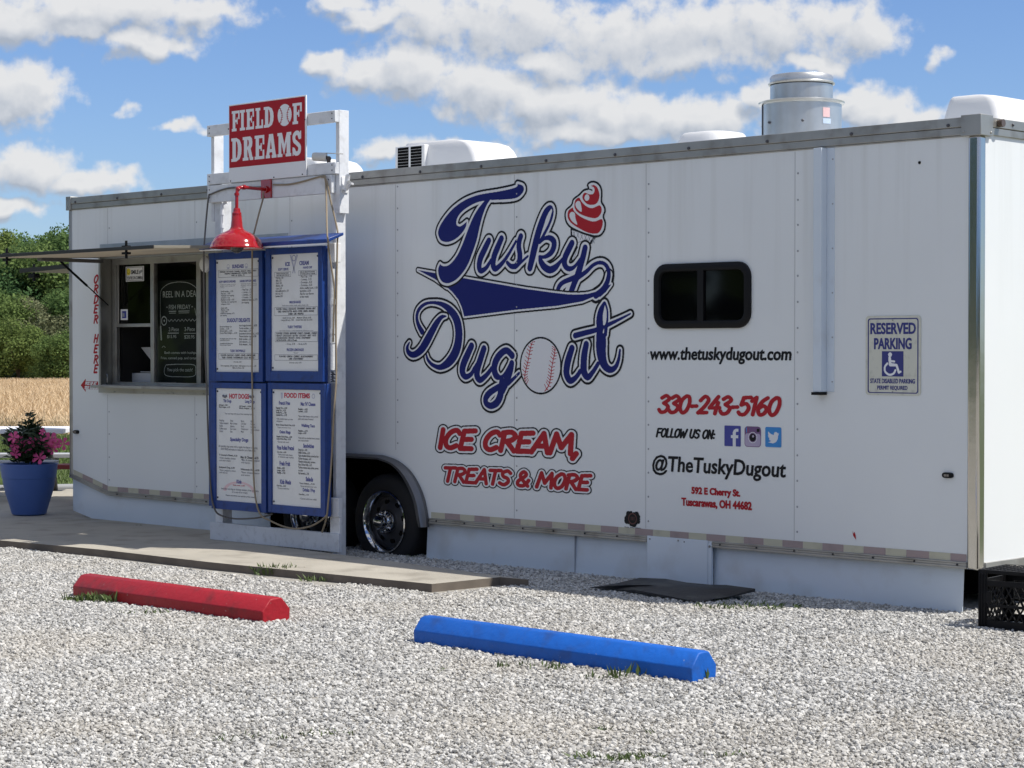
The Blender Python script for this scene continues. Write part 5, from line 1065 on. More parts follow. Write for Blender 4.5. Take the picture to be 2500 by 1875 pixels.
# ---- menu cabinets
MY = -.522
def cabinet(reg, xa, xb, yl_t, yr_t, yl_b, yr_b, sheet, label, y=MY):
    X0, X1 = P(reg,xa,700,y).x, P(reg,xb,700,y).x; z1 = (P(reg,xa,yl_t,y).z+P(reg,xb,yr_t,y).z)/2; z0 = (P(reg,xa,yl_b,y).z+P(reg,xb,yr_b,y).z)/2
    s0, s1 = P(reg,sheet[0],700,y).x, P(reg,sheet[1],700,y).x; sm = (sheet[0]+sheet[1])/2; sz1, sz0 = P(reg,sm,sheet[2],y).z, P(reg,sm,sheet[3],y).z
    t = thing('menu_cabinet', ((X0+X1)/2, y, z0), label, 'menu board', 'blue framed menu boards')
    b = MB(); b.box(X0,X1,y+.012,FB-.0125,z0,z1); b.build('case', BLUEW, t, bevel=.002)
    b = MB(); b.box(X0,s0-.003,y-.004,y+.014,z0,z1); b.box(s1+.003,X1,y-.004,y+.014,z0,z1); b.box(s0-.003,s1+.003,y-.003,y+.014,sz1+.003,z1); b.box(s0-.003,s1+.003,y-.003,y+.014,z0,sz0-.003); b.build('frame', BLUEW, t, bevel=.003)
    b = MB(); b.face([(s0-.002,y+.0105,sz0-.002),(s1+.002,y+.0105,sz0-.002),(s1+.002,y+.0105,sz1+.002),(s0-.002,y+.0105,sz1+.002)]); sh = b.build('menu_sheet', PAPER, t)
    b = MB()
    for (xx, zz) in ((s0+.012,sz0+.02),(s0+.012,sz1-.02),(s1-.012,sz1-.02)): b.tube([(xx,y+.010,zz),(xx,y+.006,zz)], .007, 10)
    b.build_each('grommet', INK, sh)
    return t, sh, (lambda u, w: (s0+u*(s1-s0), sz1-w*(sz1-sz0))), y+.0095
def lines(sh, UV, y, items):
    for (s_, ua, ub, wa, wb, m, bo) in items:
        (xa, za), (xb, zb_) = UV(ua, wb), UV(ub, wa); text('menu_text', s_, xa, xb, za, zb_, y, m, sh, 0, bo, align='CENTER' if s_.count('\n') and ua+ub > .94 and ua+ub < 1.06 else 'LEFT')
def boxln(sh, UV, y, rects):
    b = MB()
    for (ua, ub, wa, wb) in rects:
        (xa, za), (xb, zb_) = UV(ua, wb), UV(ub, wa); t_ = .0022
        for q in ((xa,xb,za,za+t_),(xa,xb,zb_-t_,zb_),(xa,xa+t_,za,zb_),(xb-t_,xb,za,zb_)): b.face([(q[0],y,q[2]),(q[1],y,q[2]),(q[1],y,q[3]),(q[0],y,q[3])])
    b.build('ruled_box', INKG, sh)
CB_, BO = 'blue framed menu board', .02
t, sh, UV, y = cabinet('Z1',137,704,262,215,1614,1626,(200,660,318,1518), 'blue framed menu board headed SUNDAES, upper left of the four')
lines(sh, UV, y, [('SUNDAES',.37,.64,.045,.080,INKB,.05),('SPRINKLES - HOT FUDGE - CARAMEL - PEANUTS - OREO - CHERRY\nPINEAPPLE - MARSHMALLOW - COOKIES - NUTS\nWHIP - .50 - EXTRA - .75',.08,.93,.100,.150,INK,.03),
 ('SOFT SERVE SUNDAES',.06,.45,.185,.205,INKB,.04),('HAND DIP SUNDAES',.55,.92,.185,.205,INKB,.04),('A soft serve sundae served in\nany flavor with toppings and\na cherry',.08,.45,.215,.255,INKG,0),('Hand dip sundae served in\nany flavor with topping and\na cherry',.57,.94,.215,.255,INKG,0),
 ('- Small sundae......3.25\n- Pup cup......2.00\n  *Includes one topping\n  served in a cup\n- Medium sundae....4.25\n  *Includes one topping and\n  whipped cream',.09,.47,.275,.405,INK,.01),('- Pup Cup......2.00\n- 1 scoop......3.25\n- 2 scoops.....4.25\n- 3 scoops.....5.25\nAdditional toppings...0.75\nper topping',.59,.95,.262,.398,INK,.01),
 ('- Small...4.00\n- Medium...5.00\n- Large...6.00\nAdditional toppings...0.75\nper topping',.09,.42,.425,.505,INK,.01),('DUGOUT DELIGHTS',.25,.78,.523,.560,INKB,.05),
 ('Brownie Batter Up\nSundae.......6.50\nBanana Split.......6.75\nHome Plate Delight.......6.50',.08,.48,.590,.665,INK,.01),('Hot fudge brownie......6.50\nTurtle sundae......6.50\nGrand slam......6.95\nStrawberry shortcake......6.25\nPeanut butter cup......6.50\nRally sundae......6.00\nDirt dessert......5.75\nKids dessert.....4.00',.53,.98,.580,.765,INK,.01),
 ('All delights come with nuts, whip\ncream and a cherry\n\n*Available with gluten free\nbrownie upon request',.08,.46,.700,.770,INK,.01),('TUSKY SNOWBALLS',.32,.67,.802,.825,INKB,.04),('FLAVORS - BLUE RAZ - CHERRY - GRAPE - LEMON - LIME\nTIGER - ORANGE - WATERMELON - COLA - MANGO',.10,.90,.845,.882,INK,.03),('One size...2.50',.40,.58,.905,.918,INK,.01),('Extra toppings...0.75 per item   Add candy or ice cream...1.25\nMake it a float...1.00',.10,.92,.940,.972,INK,.01)])
boxln(sh, UV, y, [(.05,.97,.090,.158),(.05,.97,.835,.890)])
for u_ in (.28,.70):
    (xa, za) = UV(u_, .062); b = MB(); b.lathe((xa,y,za), [(.014,0),(.018,0)], 'y', 14); b.box(xa-.012,xa+.012,y-.0002,y,za-.018,za-.004); b.build('sundae_picture', INKL, sh)
t, sh, UV, y = cabinet('Z1',737,1342,215,165,1614,1628,(790,1293,263,1507), 'blue framed menu board headed ICE CREAM, upper right of the four')
lines(sh, UV, y, [('ICE',.29,.39,.065,.100,INKB,.05),('CREAM',.59,.79,.060,.098,INKB,.05),('SOFT SERVE',.14,.36,.115,.137,INKB,.04),('HAND DIP',.67,.86,.108,.128,INKB,.04),('VANILLA, CHOCOLATE, TWIST\nCAKE CONE, SUGAR CONE, CUP',.10,.38,.155,.185,INK,.02),('ASK US ABOUT FLAVORS\nOF HAND DIP ICE CREAM',.60,.92,.150,.178,INK,.02),
 ('- Pup Cup....1.00\n- Baby....2.25\n- Small....3.00\n- Medium....4.00\n- Large....5.00\nAdd a waffle bowl for...1.00\nAdd a dip...0.75\nSprinkles...0.50',.08,.36,.190,.370,INK,.01),('- Pup Cup....1.50\n- 1 scoop....3.25\n- 2 scoops....4.25\n- 3 scoops....5.25\nAdd a waffle bowl...1.00\nSprinkles...0.50\nAsk for our flavors\nof the week',.60,.97,.185,.375,INK,.01),
 ('MILKSHAKES',.38,.62,.400,.422,INKB,.04),('Soft serve shakes made with whole milk',.23,.78,.432,.445,INKG,0),('FLAVORS - VANILLA - CHOCOLATE - STRAWBERRY - BANANA - MINT\nOREO - PEANUT BUTTER - MAPLE - COFFEE - LEMON - ORANGE\nCHERRY - LIME - PINEAPPLE',.10,.93,.460,.520,INK,.03),('- Small (16 oz)...5.00   - Medium (20 oz)...6.00\n- Large (24 oz)...7.00   - Grand Slam (32 oz)...8.25',.19,.86,.538,.575,INK,.01),
 ('TUSKY TWISTERS',.34,.64,.612,.636,INKB,.04),('Your choice of candy or cookie blended with soft serve ice cream',.16,.88,.650,.663,INKG,0),('FLAVORS - COOKIE - BROWNIE - CANDY - CARAMEL - CHERRY\nPEANUT - CHOCOLATE - BUTTER - COCONUT - MINT - NUTS\nCOOKIE DOUGH - PEANUTS - FUDGE - STRAWBERRY\nEXTRA FLAVOR - ADD...0.75 each',.10,.96,.672,.745,INK,.03),('- 12 oz...5.75    - 16 oz...6.75',.30,.74,.762,.778,INK,.01),('FROZEN LEMONADE',.32,.68,.808,.832,INKB,.04),('"Slush"',.46,.57,.840,.852,INKG,0),('FLAVORS - LEMON - CHERRY - BLUE RASPBERRY\nLIME - STRAWBERRY',.16,.88,.870,.905,INK,.03),('One size only...4.75',.37,.63,.925,.940,INK,.01)])
boxln(sh, UV, y, [(.06,.41,.148,.192),(.57,.95,.143,.185),(.06,.97,.452,.526),(.07,.97,.666,.752),(.06,.97,.862,.912)])
(xa, za) = UV(.475,.10); b = MB()
for s_ in (-1,1): b.prism([Vector((xa-s_*.018,y-.0004,za-.05)), Vector((xa-s_*.010,y-.0004,za-.055)), Vector((xa+s_*.045,y-.0004,za+.075)), Vector((xa+s_*.030,y-.0004,za+.082))], (0,.0003,0))
b.build('crossed_bats_picture', INKL, sh); b = MB(); b.lathe((xa,y-.0006,za+.055), [(.018,0),(.022,0)], 'y', 18); b.build('ball_picture', INKB, sh)
t, sh, UV, y = cabinet('Z2',138,640,52,60,1212,1252,(176,594,112,1150), 'blue framed menu board headed HOT DOGS in red, lower left of the four', y=MY-.004)
lines(sh, UV, y, [('HOT DOGS',.28,.72,.042,.088,INKR,.05),('Tiki Dogs',.15,.33,.095,.130,INKB,.04),('Long Dogs',.63,.84,.095,.130,INKB,.04),('All beef.....3.50\nBlack Angus.....4.75',.05,.30,.140,.175,INK,.03),('All beef.....4.50\nBlack Angus.....5.75',.50,.84,.145,.180,INK,.03),('Top any dog with any of the toppings below',.18,.82,.215,.232,INKG,.01),
 ('Ketchup\nYellow mustard\nRelish\nCoffee sauce\nOnion',.06,.26,.275,.390,INKG,.01),('Kraut\nMac & cheese\nJalapeno\nSour cream\nSlaw',.30,.46,.275,.390,INKG,.01),('Bacon\nCole slaw\nRanch\nCheese sauce\nMayo',.54,.70,.275,.390,INKG,.01),('BBQ\nPepper\nSriracha\nOnion straws\nChili',.75,.94,.275,.390,INKG,.01),('Specialty Dogs',.30,.70,.432,.475,INKB,.05),
 ('All specialty dogs come with a regular hot dog or a long dog\nADD FRIES and make it a basket for just a little extra',.04,.90,.505,.555,INKG,.01),('T-County\'s Finest...6.25',.05,.46,.585,.605,INK,.03),('Mac & Cheese...6.25',.53,.92,.592,.614,INK,.03),('*Chili, cheddar cheese\nand sour cream',.06,.42,.612,.650,INKG,.01),('*Mac & cheese topped\nwith bacon',.54,.94,.618,.658,INKG,.01),('Junkyard Dog...6.50',.05,.40,.695,.715,INK,.03),('Wisconsin Dog...6.50',.53,.94,.702,.724,INK,.03),('*Slaw, peppers, onion\nand sauces',.06,.42,.722,.758,INKG,.01),('*Beer cheese, bacon\nand onion',.54,.94,.728,.768,INKG,.01),('Kids',.44,.55,.805,.840,INKB,.05),('Kids meal...5.00',.36,.62,.850,.862,INKR,.03),('Includes hot dog or chicken tenders, fries and juice\nor a cup of ice cream',.10,.92,.885,.930,INKG,.01),('Please ask about our special of the week',.20,.84,.945,.960,INKG,.03)])
for u_ in (.19,.78):
    (xa, za) = UV(u_,.068); b = MB(); b.tube([(xa-.022,y-.002,za+.004),(xa,y-.002,za-.004),(xa+.022,y-.002,za+.004)], .009, 8); b.build('hot_dog_picture', INKG, sh)
b = MB(); (xa, za) = UV(.5,.90); b.rings([[Vector((xa+k*.19*math.cos(a_),y+.0007,za+k*.075*math.sin(a_)-.01)) for a_ in np.linspace(0,math.pi,24)] for k in (1,.80)], closed=False, cap=False); b.build('pale_arc', INKP, sh, recalc=False)
t, sh, UV, y = cabinet('Z2',660,1186,52,68,1245,1292,(692,1140,122,1190), 'blue framed menu board headed FOOD ITEMS in red, lower right of the four', y=MY-.004)
lines(sh, UV, y, [('FOOD ITEMS',.24,.77,.025,.070,INKR,.05),('French Fries',.13,.36,.098,.132,INKB,.05),("Mac 'N' Cheese",.58,.88,.100,.135,INKB,.05),('Regular Fry......3.00\nLarge Fry......4.25\nFamily Fry......7.50\nLoaded Fry......5.75',.07,.30,.150,.232,INK,.03),('Regular......4.25\nLoaded......6.25',.53,.72,.155,.190,INK,.03),('*Chili, shredded cheese, sour cream\nand jalapenos',.08,.42,.246,.285,INKG,.01),('*Bacon, beef, cheese, onion, served\nplain, extra sauce if wanted',.53,.93,.215,.260,INKG,.01),('Bacon Cheese Ranch Fries...6.25',.07,.46,.298,.312,INK,.03),('*Topped with melted cheese',.09,.38,.322,.336,INKG,.01),('Walking Taco',.59,.87,.290,.325,INKB,.05),('Regular......4.75\nLarge......6.25',.53,.72,.342,.380,INK,.03),
 ('Onion Rings',.14,.37,.352,.388,INKB,.05),('Regular Onion Ring......4.00\nLarge Onion Ring......5.25',.08,.40,.400,.438,INK,.03),('*Served with ranch',.10,.34,.446,.460,INKG,.01),('*Chips with taco, shredded cheese, lettuce,\nsour cream and salsa',.53,.96,.402,.440,INKG,.01),('Pizza Rolled Pretzel',.09,.44,.485,.522,INKB,.05),('Sandwiches',.63,.85,.458,.495,INKB,.05),('One size......6.00',.09,.28,.535,.548,INK,.03),('*Soft pretzel with cheese\nor cinnamon sugar topping',.11,.43,.556,.594,INKG,.01),
 ('Sloppy Joe.....4.50\nBuffalo Chicken.....6.25\n*Spicy shredded chicken, served on bun\nChicken Parmesan.....6.50\n*Breaded chicken patty, marinara\nSpicy Chicken Patty.....6.25\n*Lettuce, tomato, mayo, pickles, served\non a bun\nFish Sandwich.....7.00',.53,.94,.503,.725,INK,.015),('Fresh Fruit',.14,.36,.620,.660,INKB,.05),('Small.....3.00\nLarge.....4.50\nFamily.....7.25',.09,.26,.672,.735,INK,.03),('Salads',.68,.83,.742,.782,INKB,.05),('Taco Salad.....7.25',.55,.86,.795,.808,INK,.03),('*Served with salsa & sour cream',.57,.90,.818,.832,INKG,.01),('Kids Meals',.15,.38,.780,.820,INKB,.05),('One Size.....5.00',.08,.27,.828,.842,INK,.03),('*Comes with fries',.10,.34,.850,.864,INKG,.01),('Drinks / Pop',.62,.87,.840,.880,INKB,.05),('One Size.....1.75',.54,.74,.890,.903,INK,.03),('*Comes with free refills',.56,.90,.925,.940,INKG,.01)])
b = MB(); (xa, za) = UV(.19,.05); b.prism([Vector((xa-.012,y-.0005,za+.02)), Vector((xa+.012,y-.0005,za+.02)), Vector((xa+.008,y-.0005,za-.022)), Vector((xa-.008,y-.0005,za-.022))], (0,.0003,0)); (xa, za) = UV(.84,.05); b.lathe((xa,y-.0006,za), [(.012,0),(.018,0)], 'y', 14); b.build('food_picture', INKL, sh)
b = MB(); b.box(P('Z1',140,700,FB).x,P('Z1',1400,700,FB).x,FB-.012,FB-.0015,P('Z2',600,1225,FB).z,P('Z1',700,230,FB).z); b.build('back_panel', BLUEW, FR)
# sloping blue lid over the upper boards
ly0, ly1 = FB-.004, MY-.10
zr = P('Z1',1500,36,ly0).z; lfx0, lfx1 = P('Z1',22,200,ly1).x, P('Z1',1384,140,ly1).x; zf = (P('Z1',720,186,ly1).z+P('Z1',1380,140,ly1).z)/2; zft = zf+.028
lbx1 = P('Z1',1503,40,ly0).x
LD = thing('board_canopy', ((lfx0+lfx1)/2, ly1, zf), 'sloping blue painted canopy sheltering the upper menu boards', 'canopy')
b = MB(); b.hexa([(lfx0,ly1,zf),(lfx1,ly1,zf),(lfx1,ly0,zr-.020),(lfx0,ly0,zr-.020)], [(lfx0,ly1,zft),(lfx1,ly1,zft),(lfx1,ly0,zr),(lfx0,ly0,zr)]); b.build('canopy_board', BLUEW, LD, bevel=.004)
b = MB(); b.box(lfx0+.01,lfx1-.002,ly1+.001,ly1+.012,zf-.010,zf-.001); b.build('drip_edge', SIGNW, LD)
# white wall lamp near the order window
p = P('Z4',1418,270,-.5); FL = MB(); FL.lathe((p.x,-.5,p.z), [(.0005,-.035),(.035,-.032),(.058,-.012),(.062,.005),(.045,.03),(.0005,.04)], 'y', 24); FL.tube([(p.x,-.47,p.z),(p.x+.05,-.44,p.z+.06)], .012, 8); solid('flood_lamp', CAMW, 'round white flood lamp beside the SUNDAES board', 'lamp', FL)
# barn lamp
lc = -.77; ct = P('Z3',362,1490,lc); X, Yc = ct.x, lc; zz = lambda y: P('Z3',362,y,lc).z
kz = (zz(1000)-zz(1400))/400; Rr = 247*kz/1.0
BLT = thing('barn_lamp', (X, Yc, zz(1500)), 'red gooseneck barn lamp hanging in front of the menu boards', 'lamp')
b = MB(); b.lathe((X,Yc,0), [(.0005,zz(1135)),(26*kz,zz(1136)),(32*kz,zz(1150)),(34*kz,zz(1170)),(42*kz,zz(1178)),(44*kz,zz(1200)),(43*kz,zz(1208)),(46*kz,zz(1214)),(54*kz,zz(1300)),(60*kz,zz(1318)),(66*kz,zz(1328)),(92*kz,zz(1344)),(140*kz,zz(1364)),(182*kz,zz(1390)),(212*kz,zz(1422)),(232*kz,zz(1458)),(241*kz,zz(1484)),(247*kz,zz(1490)),(247*kz,zz(1500)),(240*kz,zz(1500)),(232*kz,zz(1484)),(205*kz,zz(1452)),(150*kz,zz(1416)),(60*kz,zz(1370)),(.0005,zz(1360))], 'z', 56)
b.build('shade', [LAMPR], BLT, recalc=True)
b = MB(); b.sphere((X,Yc,zz(1480)),.05,seg=16); b.tube([(X,Yc,zz(1370)),(X,Yc,zz(1460))], .03, 12); b.build('bulb', mat('bulb_dark', (.05,.05,.05), .1), BLT)
za_ = zz(945); yb_ = FB-.012
pth = [(X,Yc,zz(1140)),(X,Yc,za_-.055),(X,Yc+.004,za_-.02),(X,Yc+.02,za_-.004),(X,Yc+.055,za_),(X,yb_,za_)]
px_ = P('Z3',640,960,FB).x; pth2 = [(X,Yc,zz(1140)),(X,Yc,za_-.05),(X,Yc+.006,za_-.018),(X+.004,Yc+.022,za_-.003),(X+.012,Yc+.055,za_),(px_-.006,yb_,za_+.0)]
b = MB(); b.tube(pth2, .0125, 12); b.tube([Vector(pth2[1])+Vector((0,0,-.012)), Vector(pth2[1])+Vector((0,0,.006))], .018, 12); b.tube([Vector(pth2[4])-Vector((0,.010,0)), Vector(pth2[4])+Vector((0,.010,0))], .018, 12); b.sphere(Vector(pth2[2])+Vector((.001,.004,.004)), .0185, seg=12); b.build('arm', LAMPR, BLT)
b = MB(); pz0, pz1 = P('Z3',635,1048,FB).z, P('Z3',635,880,FB).z; b.box(P('Z3',592,960,FB).x,P('Z3',682,960,FB).x,FB-.016,FB-.001,pz0,pz1); b.tube([(px_,FB-.03,za_),(px_,FB-.014,za_)], .026, 16); b.build('mount_plate', LAMPR, BLT, bevel=.003)
# security camera on the second board
cy_ = FB+.03; q0, q1 = P('Z3',1045,672,cy_-.06), P('Z3',1168,678,cy_)
SCAM = thing('security_camera', P('Z3',1190,715,cy_), 'small grey white bullet camera on the board right of the red sign', 'camera')
b = MB(); d_ = (q1-q0).normalized(); b.tube([q0, q0+d_*.012, q0+d_*.10, q1], [.026,.030,.032,.026], 16); b.build('camera_body', CAMW, SCAM, angle=50)
b = MB(); b.tube([q0-d_*.002, q0+d_*.004], .022, 14); b.build('lens', BLACKP, SCAM)
b = MB(); mm_ = P('Z3',1190,690,cy_); b.sphere(mm_, .018, seg=10); b.tube([q1, mm_], .012, 8); b.tube([mm_, Vector((mm_.x,mm_.y,boards['second'][1]))], .014, 8); b.build('bracket', mat('bracket_brown', (.09,.07,.06), .5, .3), SCAM)
b = MB(); b.tube([P('Z3',1150,640,cy_), P('Z3',1320,648,cy_)], .0035, 6); b.build('antenna', CAMW, SCAM)
# flag holder on the right post
fx_ = pR+.001; FH = thing('flag_holder', P('Z3',1340,960,fx_,0), 'white two-socket flag pole bracket on the right post of the menu stand', 'bracket')
q = [P('Z3',x,y_,fx_+.03,0) for x, y_ in ((1335,955),(1362,850),(1345,950),(1400,905))]
b = MB(); b.tube([P('Z3',1325,975,fx_+.02,0), P('Z3',1350,930,fx_+.03,0), P('Z3',1362,838,fx_+.06,0)], .017, 12, cap=False); b.tube([P('Z3',1345,960,fx_+.02,0), P('Z3',1372,905,fx_+.09,0)], .018, 12, cap=False); b.tube([P('Z3',1385,915,fx_+.06,0), P('Z3',1408,918,fx_+.09,0)], .008, 8); b.build('socket', SIGNW, FH)
b = MB(); pz = P('Z3',1330,930,fx_,0); b.box(fx_,fx_+.008,FBB_+.015,FBB_+.075,pz.z-.055,pz.z+.06); b.build('base_plate', SIGNW, FH, bevel=.003)
# cords
def cord(label, pts, r=.0065, m=CORD):
    q = [Vector(p_) for p_ in crom([tuple(p_) for p_ in pts], 6)]; b = MB(); b.tube(q, r, 8); return solid('power_cord', m, label, 'cord', b)
yc1, yc2 = FB-.008, MY-.016
cord('tan cord draped along the board right of the lamp, ending beside the right menu boards', [P('Z3',690,925,yc1), P('Z3',830,922,yc1), P('Z3',960,895,yc1), P('Z3',1130,848,yc1), P('Z3',1158,870,yc1-.01), P('Z3',1168,1050,yc1-.03), P('Z3',1175,1350,ly1-.012), P('Z1',1400,110,ly1-.012), P('Z1',1405,200,yc2), P('Z1',1440,420,yc2+.03), P('Z1',1468,640,yc1-.02), P('Z1',1462,900,yc1-.02), P('Z1',1455,1200,yc1-.02)])
cord('second tan cord running down the right edge of the menu stand to the ground', [P('Z3',1120,856,yc1-.012), P('Z3',1165,880,yc1-.012), P('Z3',1205,1060,yc1), P('Z3',1268,1340,yc1), P('Z1',1500,150,yc1-.01), P('Z1',1492,600,yc1-.01), P('Z1',1485,1100,yc1-.01), P('Z2',1285,30,yc1-.02), P('Z2',1265,330,yc2), P('Z2',1240,800,yc2), P('Z2',1205,1230,yc2), P('Z2',1185,1340,yc2+.03), P('Z2',1155,1430,yc1-.01)])
cord('tan cord hanging down the left edge of the menu boards', [P('Z3',590,948,yc1), P('Z3',420,950,yc1), P('Z3',270,960,yc1), P('Z3',130,1010,yc1), P('Z3',108,1040,yc1-.01), P('Z3',85,1250,yc1-.02), P('Z3',66,1500,yc2-.06), P('Z1',76,250,yc2-.06), P('Z1',80,700,yc2-.02), P('Z1',92,1300,yc2), P('Z2',92,60,yc2), P('Z2',108,600,yc2), P('Z2',132,1050,yc2), P('Z2',168,1222,yc2), P('Z2',230,1278,yc2+.03), P('Z2',340,1305,yc2+.04), P('Z2',480,1305,yc2+.04), P('Z2',600,1292,yc2+.04), P('Z2',700,1262,yc2+.05)], m=CORDG)
cord('tan lamp cord hanging across the SUNDAES and HOT DOGS boards', [P('Z3',600,975,yc1-.01), P('Z3',600,1040,yc1-.012), P('Z3',560,1190,yc2-.02), P('Z3',515,1370,ly1-.02), P('Z1',595,120,ly1-.02), P('Z1',592,300,yc2-.02), P('Z1',592,900,yc2), P('Z1',590,1500,yc2), P('Z2',512,60,yc2), P('Z2',520,600,yc2), P('Z2',524,900,yc2), P('Z2',545,1130,yc2), P('Z2',590,1270,yc2), P('Z2',680,1325,yc2+.02), P('Z2',800,1378,yc2+.03), P('Z2',920,1398,yc2+.03), P('Z2',1050,1375,yc2+.03), P('Z2',1150,1320,yc2+.02), P('Z2',1200,1270,yc2+.01)])
# ------------------------------------------------------------------ wheel stops
def wheel_stop(name_lab, m, a, c, w=.20, h=.134):
    a, c = Vector(a), Vector(c); d = (c-a).normalized(); nrm = Vector((-d.y, d.x, 0)); L0 = (c-a).length
    t = None; b = MB()
    sec = [(-w*.46,-.05),(-w/2,h*.50),(-w*.22,h*.96),(-w*.12,h),(w*.12,h),(w*.22,h*.96),(w/2,h*.50),(w*.46,-.05)]
    rs = []
    for k, s_ in ((0,.96),(.012,1),(L0-.012,1),(L0,.96)): rs.append([a+d*k+nrm*(u*s_)+Vector((0,0,z_*s_ if z_ > 0 else z_)) for u, z_ in sec])
    b.rings(rs, True, True, sm=False); return solid('wheel_stop', m, name_lab, 'wheel stop', b, bevel=.004)
ra_, rc_ = G('S',176,1450,.02), G('S',640,1519,.01); rd = (rc_-ra_); rd.z = 0; n_ = Vector((-rd.y, rd.x, 0)).normalized()
wheel_stop('red painted concrete wheel stop lying on the gravel', REDC, (ra_.x+n_.x*.10, ra_.y+n_.y*.10, 0), (rc_.x+n_.x*.10, rc_.y+n_.y*.10, 0))
ba_, bc_ = G('S',1008,1566,.01), G('S',1688,1666,.005); bd = bc_-ba_; n_ = Vector((-bd.y, bd.x, 0)).normalized()
wheel_stop('blue painted concrete wheel stop lying on the gravel', BLUC, (ba_.x+n_.x*.09, ba_.y+n_.y*.09, 0), (bc_.x+n_.x*.09, bc_.y+n_.y*.09, 0), .18, .134)
# rubber mat
mp_ = [G('M',150,615,.03), G('M',430,575,.03), G('M',650,545,.04), G('M',900,545,.04), G('M',1200,580,.03), G('M',1500,600,.05), G('M',1785,655,.06), G('M',1560,705,.03), G('M',1230,755,.02), G('M',900,712,.02), G('M',600,665,.02), G('M',380,635,.02)]
cen = sum(mp_, Vector())/len(mp_); b = MB(); 
top = [[cen+(p_-cen)*k+Vector((0,0,.004+.016*(1-k)+.010*math.sin(i*1.7+k*4)*k)) for i, p_ in enumerate(mp_)] for k in (1,.75,.5,.25)]
b.rings([[p_+Vector((0,0,-.004)) for p_ in mp_]] + top, True, True); solid('rubber_mat', MATBK, 'crumpled black rubber mat on the gravel beside the trailer skirt', 'mat', b)
# milk crate at the front corner
cr0 = Vector((9.13,-.455,.0)); cw, cd, chh = .34, .34, .315
MC = thing('milk_crate', (cr0.x+cw/2, cr0.y+cd/2, 0), 'black plastic milk crate standing on the gravel at the trailer front corner', 'crate')
ang = R(6); rot = Matrix.Rotation(ang, 3, 'Z'); Tc = lambda x, y_, z_: cr0 + rot @ Vector((x, y_, z_))
b = MB()
def cbox(x0, x1, y0, y1, z0, z1): b.hexa([Tc(x0,y0,z0),Tc(x1,y0,z0),Tc(x1,y1,z0),Tc(x0,y1,z0)], [Tc(x0,y0,z1),Tc(x1,y0,z1),Tc(x1,y1,z1),Tc(x0,y1,z1)])
tk = .010
for (x0_, y0_) in ((0,0),(cw-.05,0),(0,cd-.05),(cw-.05,cd-.05)):
    cbox(x0_,x0_+.05,y0_ if y0_ == 0 else cd-tk,tk if y0_ == 0 else cd,.0,chh); cbox(x0_ if x0_ == 0 else cw-tk,tk if x0_ == 0 else cw,y0_,y0_+.05,.0,chh)
    for k in range(3):
        if y0_ == 0: cbox(x0_+.006+k*.016,x0_+.012+k*.016,-.006,0,.01,chh-.02)
for zz0, zz1 in ((0,.05),(chh-.085,chh-.055),(chh-.02,chh),(.12,.135)):
    cbox(.05,cw-.05,0,tk,zz0,zz1); cbox(.05,cw-.05,cd-tk,cd,zz0,zz1); cbox(0,tk,.05,cd-.05,zz0,zz1); cbox(cw-tk,cw,.05,cd-.05,zz0,zz1)
cbox(.03,.075,-.004,tk+.001,.14,.20)
b.build('crate_wall', BLACKP, MC, bevel=.002)
b = MB()
for k in range(7):
    for s_ in (0,1):
        xa = .045+k*.042; xb = xa+(.10 if s_ else -.10)
        lo, hi = (.05, chh-.085); xa2 = min(max(xb,.045),cw-.045); fr_ = abs((xa2-xa)/(xb-xa)) if xb != xa else 1
        b.tube([Tc(xa,.005,lo), Tc(xa2,.005,lo+(hi-lo)*fr_)], .0045, 5); b.tube([Tc(cw-.005,xa,lo), Tc(cw-.005,xa2,lo+(hi-lo)*fr_)], .0045, 5); b.tube([Tc(.005,xa,lo), Tc(.005,xa2,lo+(hi-lo)*fr_)], .0045, 5); b.tube([Tc(xa,cd-.005,lo), Tc(xa2,cd-.005,lo+(hi-lo)*fr_)], .0045, 5)
        b.tube([Tc(xa,.01,.012), Tc(xa,cd-.01,.012)], .004, 5)
b.build('lattice', BLACKP, MC)
b = MB()
for k in range(8): b.tube([Tc(.03+k*.04,.01,chh-.004), Tc(.03+k*.04,cd-.01,chh-.004)], .005, 5); b.tube([Tc(.01,.03+k*.04,chh-.004), Tc(cw-.01,.03+k*.04,chh-.004)], .005, 5)
b.build('base_grid', BLACKP, MC)
# ------------------------------------------------------------------ flower pot
pc = G('Z5',295,1500,SZ); pc = pc + (pc-CAM)*.012; pc.z = SZ
zp = lambda y_: CAM.z + (P('Z5',295,y_,pc.y).z-CAM.z)
kp = .24117*(pc-CAM).dot(FW)/FPX
PT = thing('flower_pot', (pc.x, pc.y, SZ), 'tall blue plastic pot of pink flowers on the slab left of the trailer', 'flower pot')
b = MB(); H_ = lambda y_: SZ+(1500-y_)*kp+.012
b.lathe((pc.x,pc.y,0), [(.0005,SZ),(150*kp,SZ),(172*kp,SZ+.012),(200*kp,H_(1400)),(232*kp,H_(1300)),(256*kp,H_(1200)),(264*kp,H_(1140)),(270*kp,H_(1136)),(280*kp,H_(1060)),(285*kp,H_(1008)),(287*kp,H_(996)),(283*kp,H_(992)),(270*kp,H_(996)),(262*kp,H_(1040)),(.0005,H_(1040))], 'z', 48); b.build('pot', POTB, PT)
b = MB(); b.lathe((pc.x,pc.y,0), [(.0005,H_(1012)),(262*kp,H_(1020))], 'z', 24); b.build('soil', SOIL, PT)
V_, F_ = [], []
